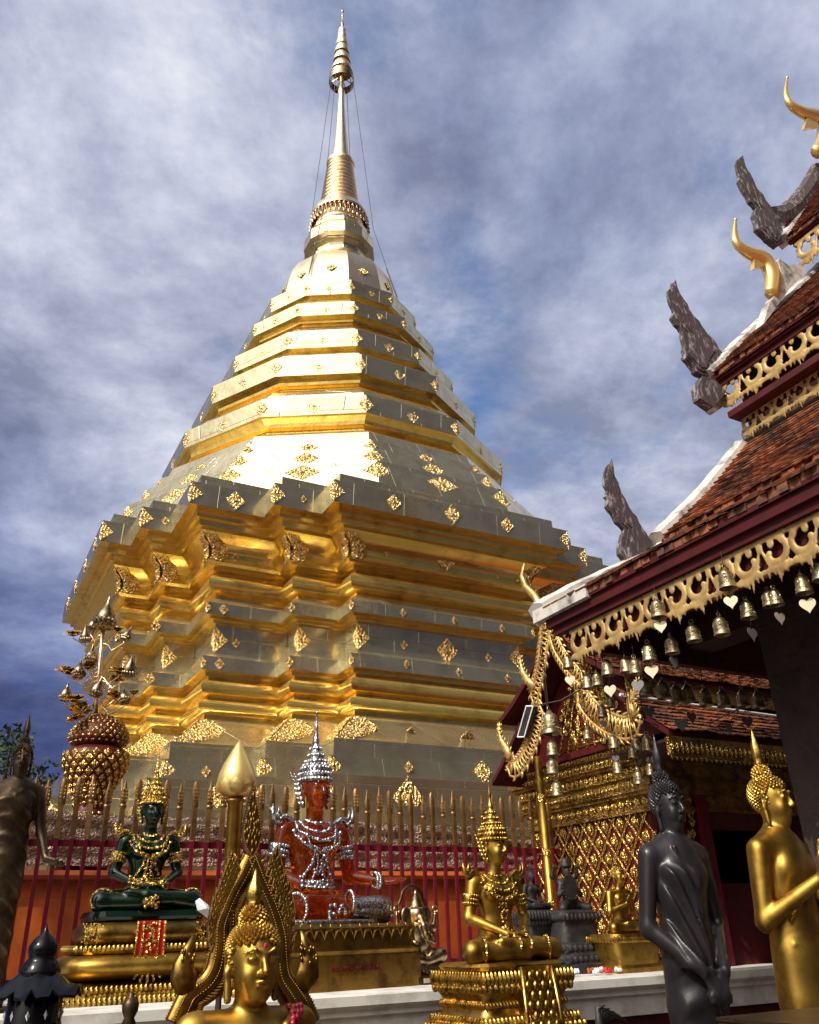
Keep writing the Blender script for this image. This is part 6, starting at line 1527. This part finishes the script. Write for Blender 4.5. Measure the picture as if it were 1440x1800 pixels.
q = av(232, 1744, 10.5); ba = thing('finial_post', 'small dark turned post with a ball finial below the emerald Buddha', 'post', q[0], 10.5, 0)
b = MB(); zt = q[2]; b.lathe([(.05, 0), (.05, .06), (.018, .1), (.016, zt - .10), (.024, zt - .09), (.016, zt - .075), (.026, zt - .055), (.028, zt - .035), (.018, zt - .018), (.010, zt - .012), (.012, zt - .004), (.004, zt)], 18); b.build('turned_shaft', m_bronze, ba, smooth=True)

# ------------------------------------------------------------------ white folded paper lotus, plume, case, offerings, floodlight, cables
q = av(395, 1625, 9.6); pf = thing('paper_lotus', 'white folded paper lotus petals showing behind the flame arch', 'paper flower', q[0], 9.6, 0)
P2 = lambda x, y: Vector((lambda p: (p[0] - q[0], 0, p[2]))(av(300 + x / 3.1, 1220 + y / 3.1, 9.6)))
for pts in ([(235, 1245), (150, 1180), (137, 1130), (160, 1112), (205, 1150), (240, 1200)], [(340, 1270), (345, 1180), (362, 1118), (376, 1150), (370, 1230)], [(300, 1290), (350, 1265), (375, 1275), (320, 1305)], [(300, 1110), (296, 1040), (305, 1020), (318, 1085)]):
    b = MB(); w_ = [P2(*p_) for p_ in pts]; cc = sum(w_, Vector()) / len(w_) + Vector((0, -.03, 0)); n = len(w_); bk = [p_ + Vector((0, .012, 0)) for p_ in w_]
    b.add([tuple(p_) for p_ in w_] + [tuple(p_) for p_ in bk] + [tuple(cc)], [(i, (i + 1) % n, 2 * n) for i in range(n)] + [tuple(range(2 * n - 1, n - 1, -1))] + [(i, n + i, n + (i + 1) % n, (i + 1) % n) for i in range(n)]); b.build('petal', m_paper, pf)
b = MB(); s0 = P2(290, 1290); b.tube([s0 + Vector((0, .01, .0)), (s0.x, .02, .6), (s0.x, .02, 0)], .014, 8); b.lathe([(.08, 0), (.07, .04), (.02, .06)], 14, (s0.x, .02, 0)); b.build('stem', m_dark, pf)
q = av(1062, 1790, 10.4); pl = thing('bronze_plume', 'dark bronze plume of curling leaves beside the gold pedestal', 'ornament', q[0], 10.4, 0)
b = MB()
for k in range(6):
    a = k / 5; z0 = q[2] - .05; b.tube([(-.02 + .02 * a, .01 * k, z0 - .1), (-.03 + .05 * a, .01 * k, z0 + .03), (-.03 + .09 * a, 0, z0 + .09 - .03 * a), (.0 + .12 * a, -.02, z0 + .10 - .07 * a)], [.014, .018, .013, .002], 7)
b.build('leaf_spray', m_dstone, pl, smooth=True); b = MB(); b.lathe([(.09, 0), (.08, .1), (.03, .2), (.03, q[2] - .12), (.05, q[2] - .08)], 14); b.build('stand', m_dstone, pl, smooth=True)
q0 = av(1262, 1788, 11.75); ca = thing('display_case', 'low dark case with a thin bright edge in front of the standing statues', 'case', q0[0], 11.75, 0)
b = MB(); b.bbox(0, 1.1, -.35, 0, 0, q0[2] - .012); b.build('case_body', m_dark, ca); b = MB(); b.bbox(-.005, 1.105, -.355, .005, q0[2] - .010, q0[2]); b.build('top_edge', m_bronze, ca)
q = av(1050, 1700, 8.15); of = thing('offering_flowers', 'small white and orange offering flowers before the dark stone plinth', 'flowers', q[0], 8.2, 1.27)
for k in range(10):
    b = MB(); m_ = (m_paper, m_orange, m_paper, m_redcloth)[k % 4]; x0, y0 = rt.uniform(-.28, .28), rt.uniform(-.08, .06)
    for j in range(7): t = j * 2 * PI / 6; b.ball((x0 + (.018 * math.cos(t) if j < 6 else 0), y0 + (.018 * math.sin(t) if j < 6 else 0), .02 + rt.uniform(0, .02)), (.014, .014, .014), 6, 4)
    b.build('blossom', m_, of, smooth=True)
U3 = -1.22; c = [au(*X4(x, y), U3) for x, y in ((235, 365), (278, 365), (222, 560), (180, 560))]
fo = thing('floodlight', 'slim white rimmed floodlight panel fixed behind the left naga bargeboard', 'floodlight', U3, c[0][1], c[2][2])
v_ = [Vector((0, -(p[1] - c[0][1]), p[2] - c[2][2])) for p in c]
b = MB(); cc = sum(v_, Vector()) / 4; b.add([tuple(p) for p in v_] + [tuple(p + Vector((.05, 0, 0))) for p in v_], [(0, 1, 2, 3), (7, 6, 5, 4)] + [(i, (i + 1) % 4, 4 + (i + 1) % 4, 4 + i) for i in range(4)]); b.build('housing', m_dstone, fo)
b = MB()
for i in range(4): b.tube([v_[i], v_[(i + 1) % 4]], .007, 6)
b.build('rim', m_paper, fo)
for nm, lab, pts in (('cable', 'thin black cable sagging from the left bargeboard to the bells', [(945, 1240, 9.0), (985, 1232, 9.1), (1022, 1212, 9.2)]), ('cable', 'thin black cable looped across the shrine roof tiles', [(1120, 1262, 8.85), (1180, 1283, 8.9), (1240, 1275, 8.85), (1300, 1245, 8.75), (1370, 1232, 8.7)])):
    q = [av(*p_) for p_ in pts]; cb = thing(nm, lab, 'cable', *q[0]); b = MB(); b.tube([Vector((p_[0] - q[0][0], -(p_[1] - q[0][1]), p_[2] - q[0][2])) for p_ in q], .006, 5); b.build('wire', m_dark, cb)

# ------------------------------------------------------------------ trees far left, cloister behind the viewer
def tree(label, az, dist, h, cr, seed):
    r = random.Random(seed); x, y = dist * math.sin(az), dist * math.cos(az)
    t = bpy.data.objects.new('broadleaf_tree', None); col.objects.link(t); t.location = (x, y, 0); tag(t, label, 'tree', 'trees beyond the chedi')
    b = MB(); b.tube([(0, 0, 0), (.1, 0, h * .3), (-.1, .1, h * .6), (0, 0, h * .85)], [.32, .24, .15, .04], 9)
    cl = []
    for k in range(11):
        a = k * 2.4; zz_ = h * (.45 + .48 * k / 11); rr = cr * (1.0 - .5 * abs(k / 11 - .35)) * r.uniform(.5, .95); e_ = Vector((rr * math.cos(a), rr * math.sin(a), zz_)); cl.append((e_, cr * r.uniform(.28, .45)))
        b.tube([(0, 0, zz_ - h * .16), e_ * .5 + Vector((0, 0, zz_ * .5 - h * .03)), e_], [.10, .06, .02], 6)
    cl.append((Vector((0, 0, h * .95)), cr * .32))
    b.build('trunk', m_bark, t, smooth=True)
    b = MB()
    for c_, R_ in cl:
        for k in range(230):
            d = Vector((r.gauss(0, 1), r.gauss(0, 1), r.gauss(0, .8))).normalized() * R_ * r.uniform(.35, 1.08); p = c_ + d; s_ = r.uniform(.10, .22)
            n1 = Vector((r.gauss(0, 1), r.gauss(0, 1), r.gauss(0, 1))).normalized(); n2 = n1.cross(Vector((r.gauss(0, 1), r.gauss(0, 1), r.gauss(0, 1)))).normalized()
            b.add([tuple(p - n1 * s_), tuple(p + n2 * s_ * .45), tuple(p + n1 * s_), tuple(p - n2 * s_ * .45)], [(0, 1, 2, 3)])
    b.build('crown', m_folia, t)
tree('dark leafy tree at the far left behind the walking Buddha', math.radians(-25.6), 46, 10.8, 3.4, 5)
tree('lower dark tree right of the taller one beyond the fence', math.radians(-22.9), 52, 8.4, 2.6, 9)
# unseen tree added on the sun line to shade the fence's left end
pS = W(-6.25, 6.5, 1.9); dS = Vector((math.sin(SUN_AZ), math.cos(SUN_AZ))); pT = (pS.x + dS.x * 7.4, pS.y + dS.y * 7.4)
tree('unseen leafy tree added left of the viewer to shade the fence', math.atan2(pT[0], pT[1]), math.hypot(*pT), 11.6, 2.0, 21)
clo = thing('cloister', 'long dark red timber cloister closing the court behind the viewer', 'building', -6, 19.2, 0)
b = MB(); b.bbox(-16, 16, -2.6, -2.5, 0, 3.3); b.build('wall', m_maroon, clo)
b = MB(); b.add([(-16.5, .9, 2.9), (16.5, .9, 2.9), (16.5, -2.9, 4.7), (-16.5, -2.9, 4.7), (-16.5, .9, 2.98), (16.5, .9, 2.98), (16.5, -2.9, 4.78), (-16.5, -2.9, 4.78)], [(0, 3, 2, 1), (4, 5, 6, 7), (0, 1, 5, 4), (1, 2, 6, 5), (2, 3, 7, 6), (3, 0, 4, 7)]); b.build('roof', m_tile, clo)
wing = thing('cloister', 'unseen cloister wing added beyond the pavilion for dark reflections', 'building', 12.5, 13.0, 0)  # unseen wing added so the gold plinth steps reflect something dark
b = MB(); b.bbox(2.4, 2.5, -9, 9, 0, 3.6); b.build('wall', m_maroon, wing)
b = MB(); b.add([(-.9, 9.5, 2.9), (-.9, -9.5, 2.9), (2.9, -9.5, 4.9), (2.9, 9.5, 4.9), (-.9, 9.5, 2.98), (-.9, -9.5, 2.98), (2.9, -9.5, 4.98), (2.9, 9.5, 4.98)], [(0, 3, 2, 1), (4, 5, 6, 7), (0, 1, 5, 4), (1, 2, 6, 5), (2, 3, 7, 6), (3, 0, 4, 7)]); b.build('roof', m_tile, wing)
for k in range(6): b = MB(); b.lathe([(.22, 0), (.22, .2), (.16, .25), (.15, 2.9)], 14, (-.3, -8.5 + 3.4 * k, 0)); b.build('column', m_redpost, wing, smooth=True)
for i, (u_, v_, h_) in enumerate(((17.5, 4.5, 10.5), (17.8, 9.5, 12), (17.2, 15, 11), (16, 21, 12.5), (9, 24, 12), (3, 25, 11), (-3, 24.5, 12))):  # unseen trees added to cut sky fill and darken reflections
    pw = W(u_, v_, 0); tree('%s tree from the pavilion in the unseen row added outside the cloister' % ORD[i], math.atan2(pw.x, pw.y), math.hypot(pw.x, pw.y), h_, 3.6, 40 + i)
for k in range(9): b = MB(); b.lathe([(.22, 0), (.22, .2), (.16, .25), (.15, 2.9)], 14, (-16 + 4 * k, .3, 0)); b.build('column', m_redpost, clo, smooth=True)
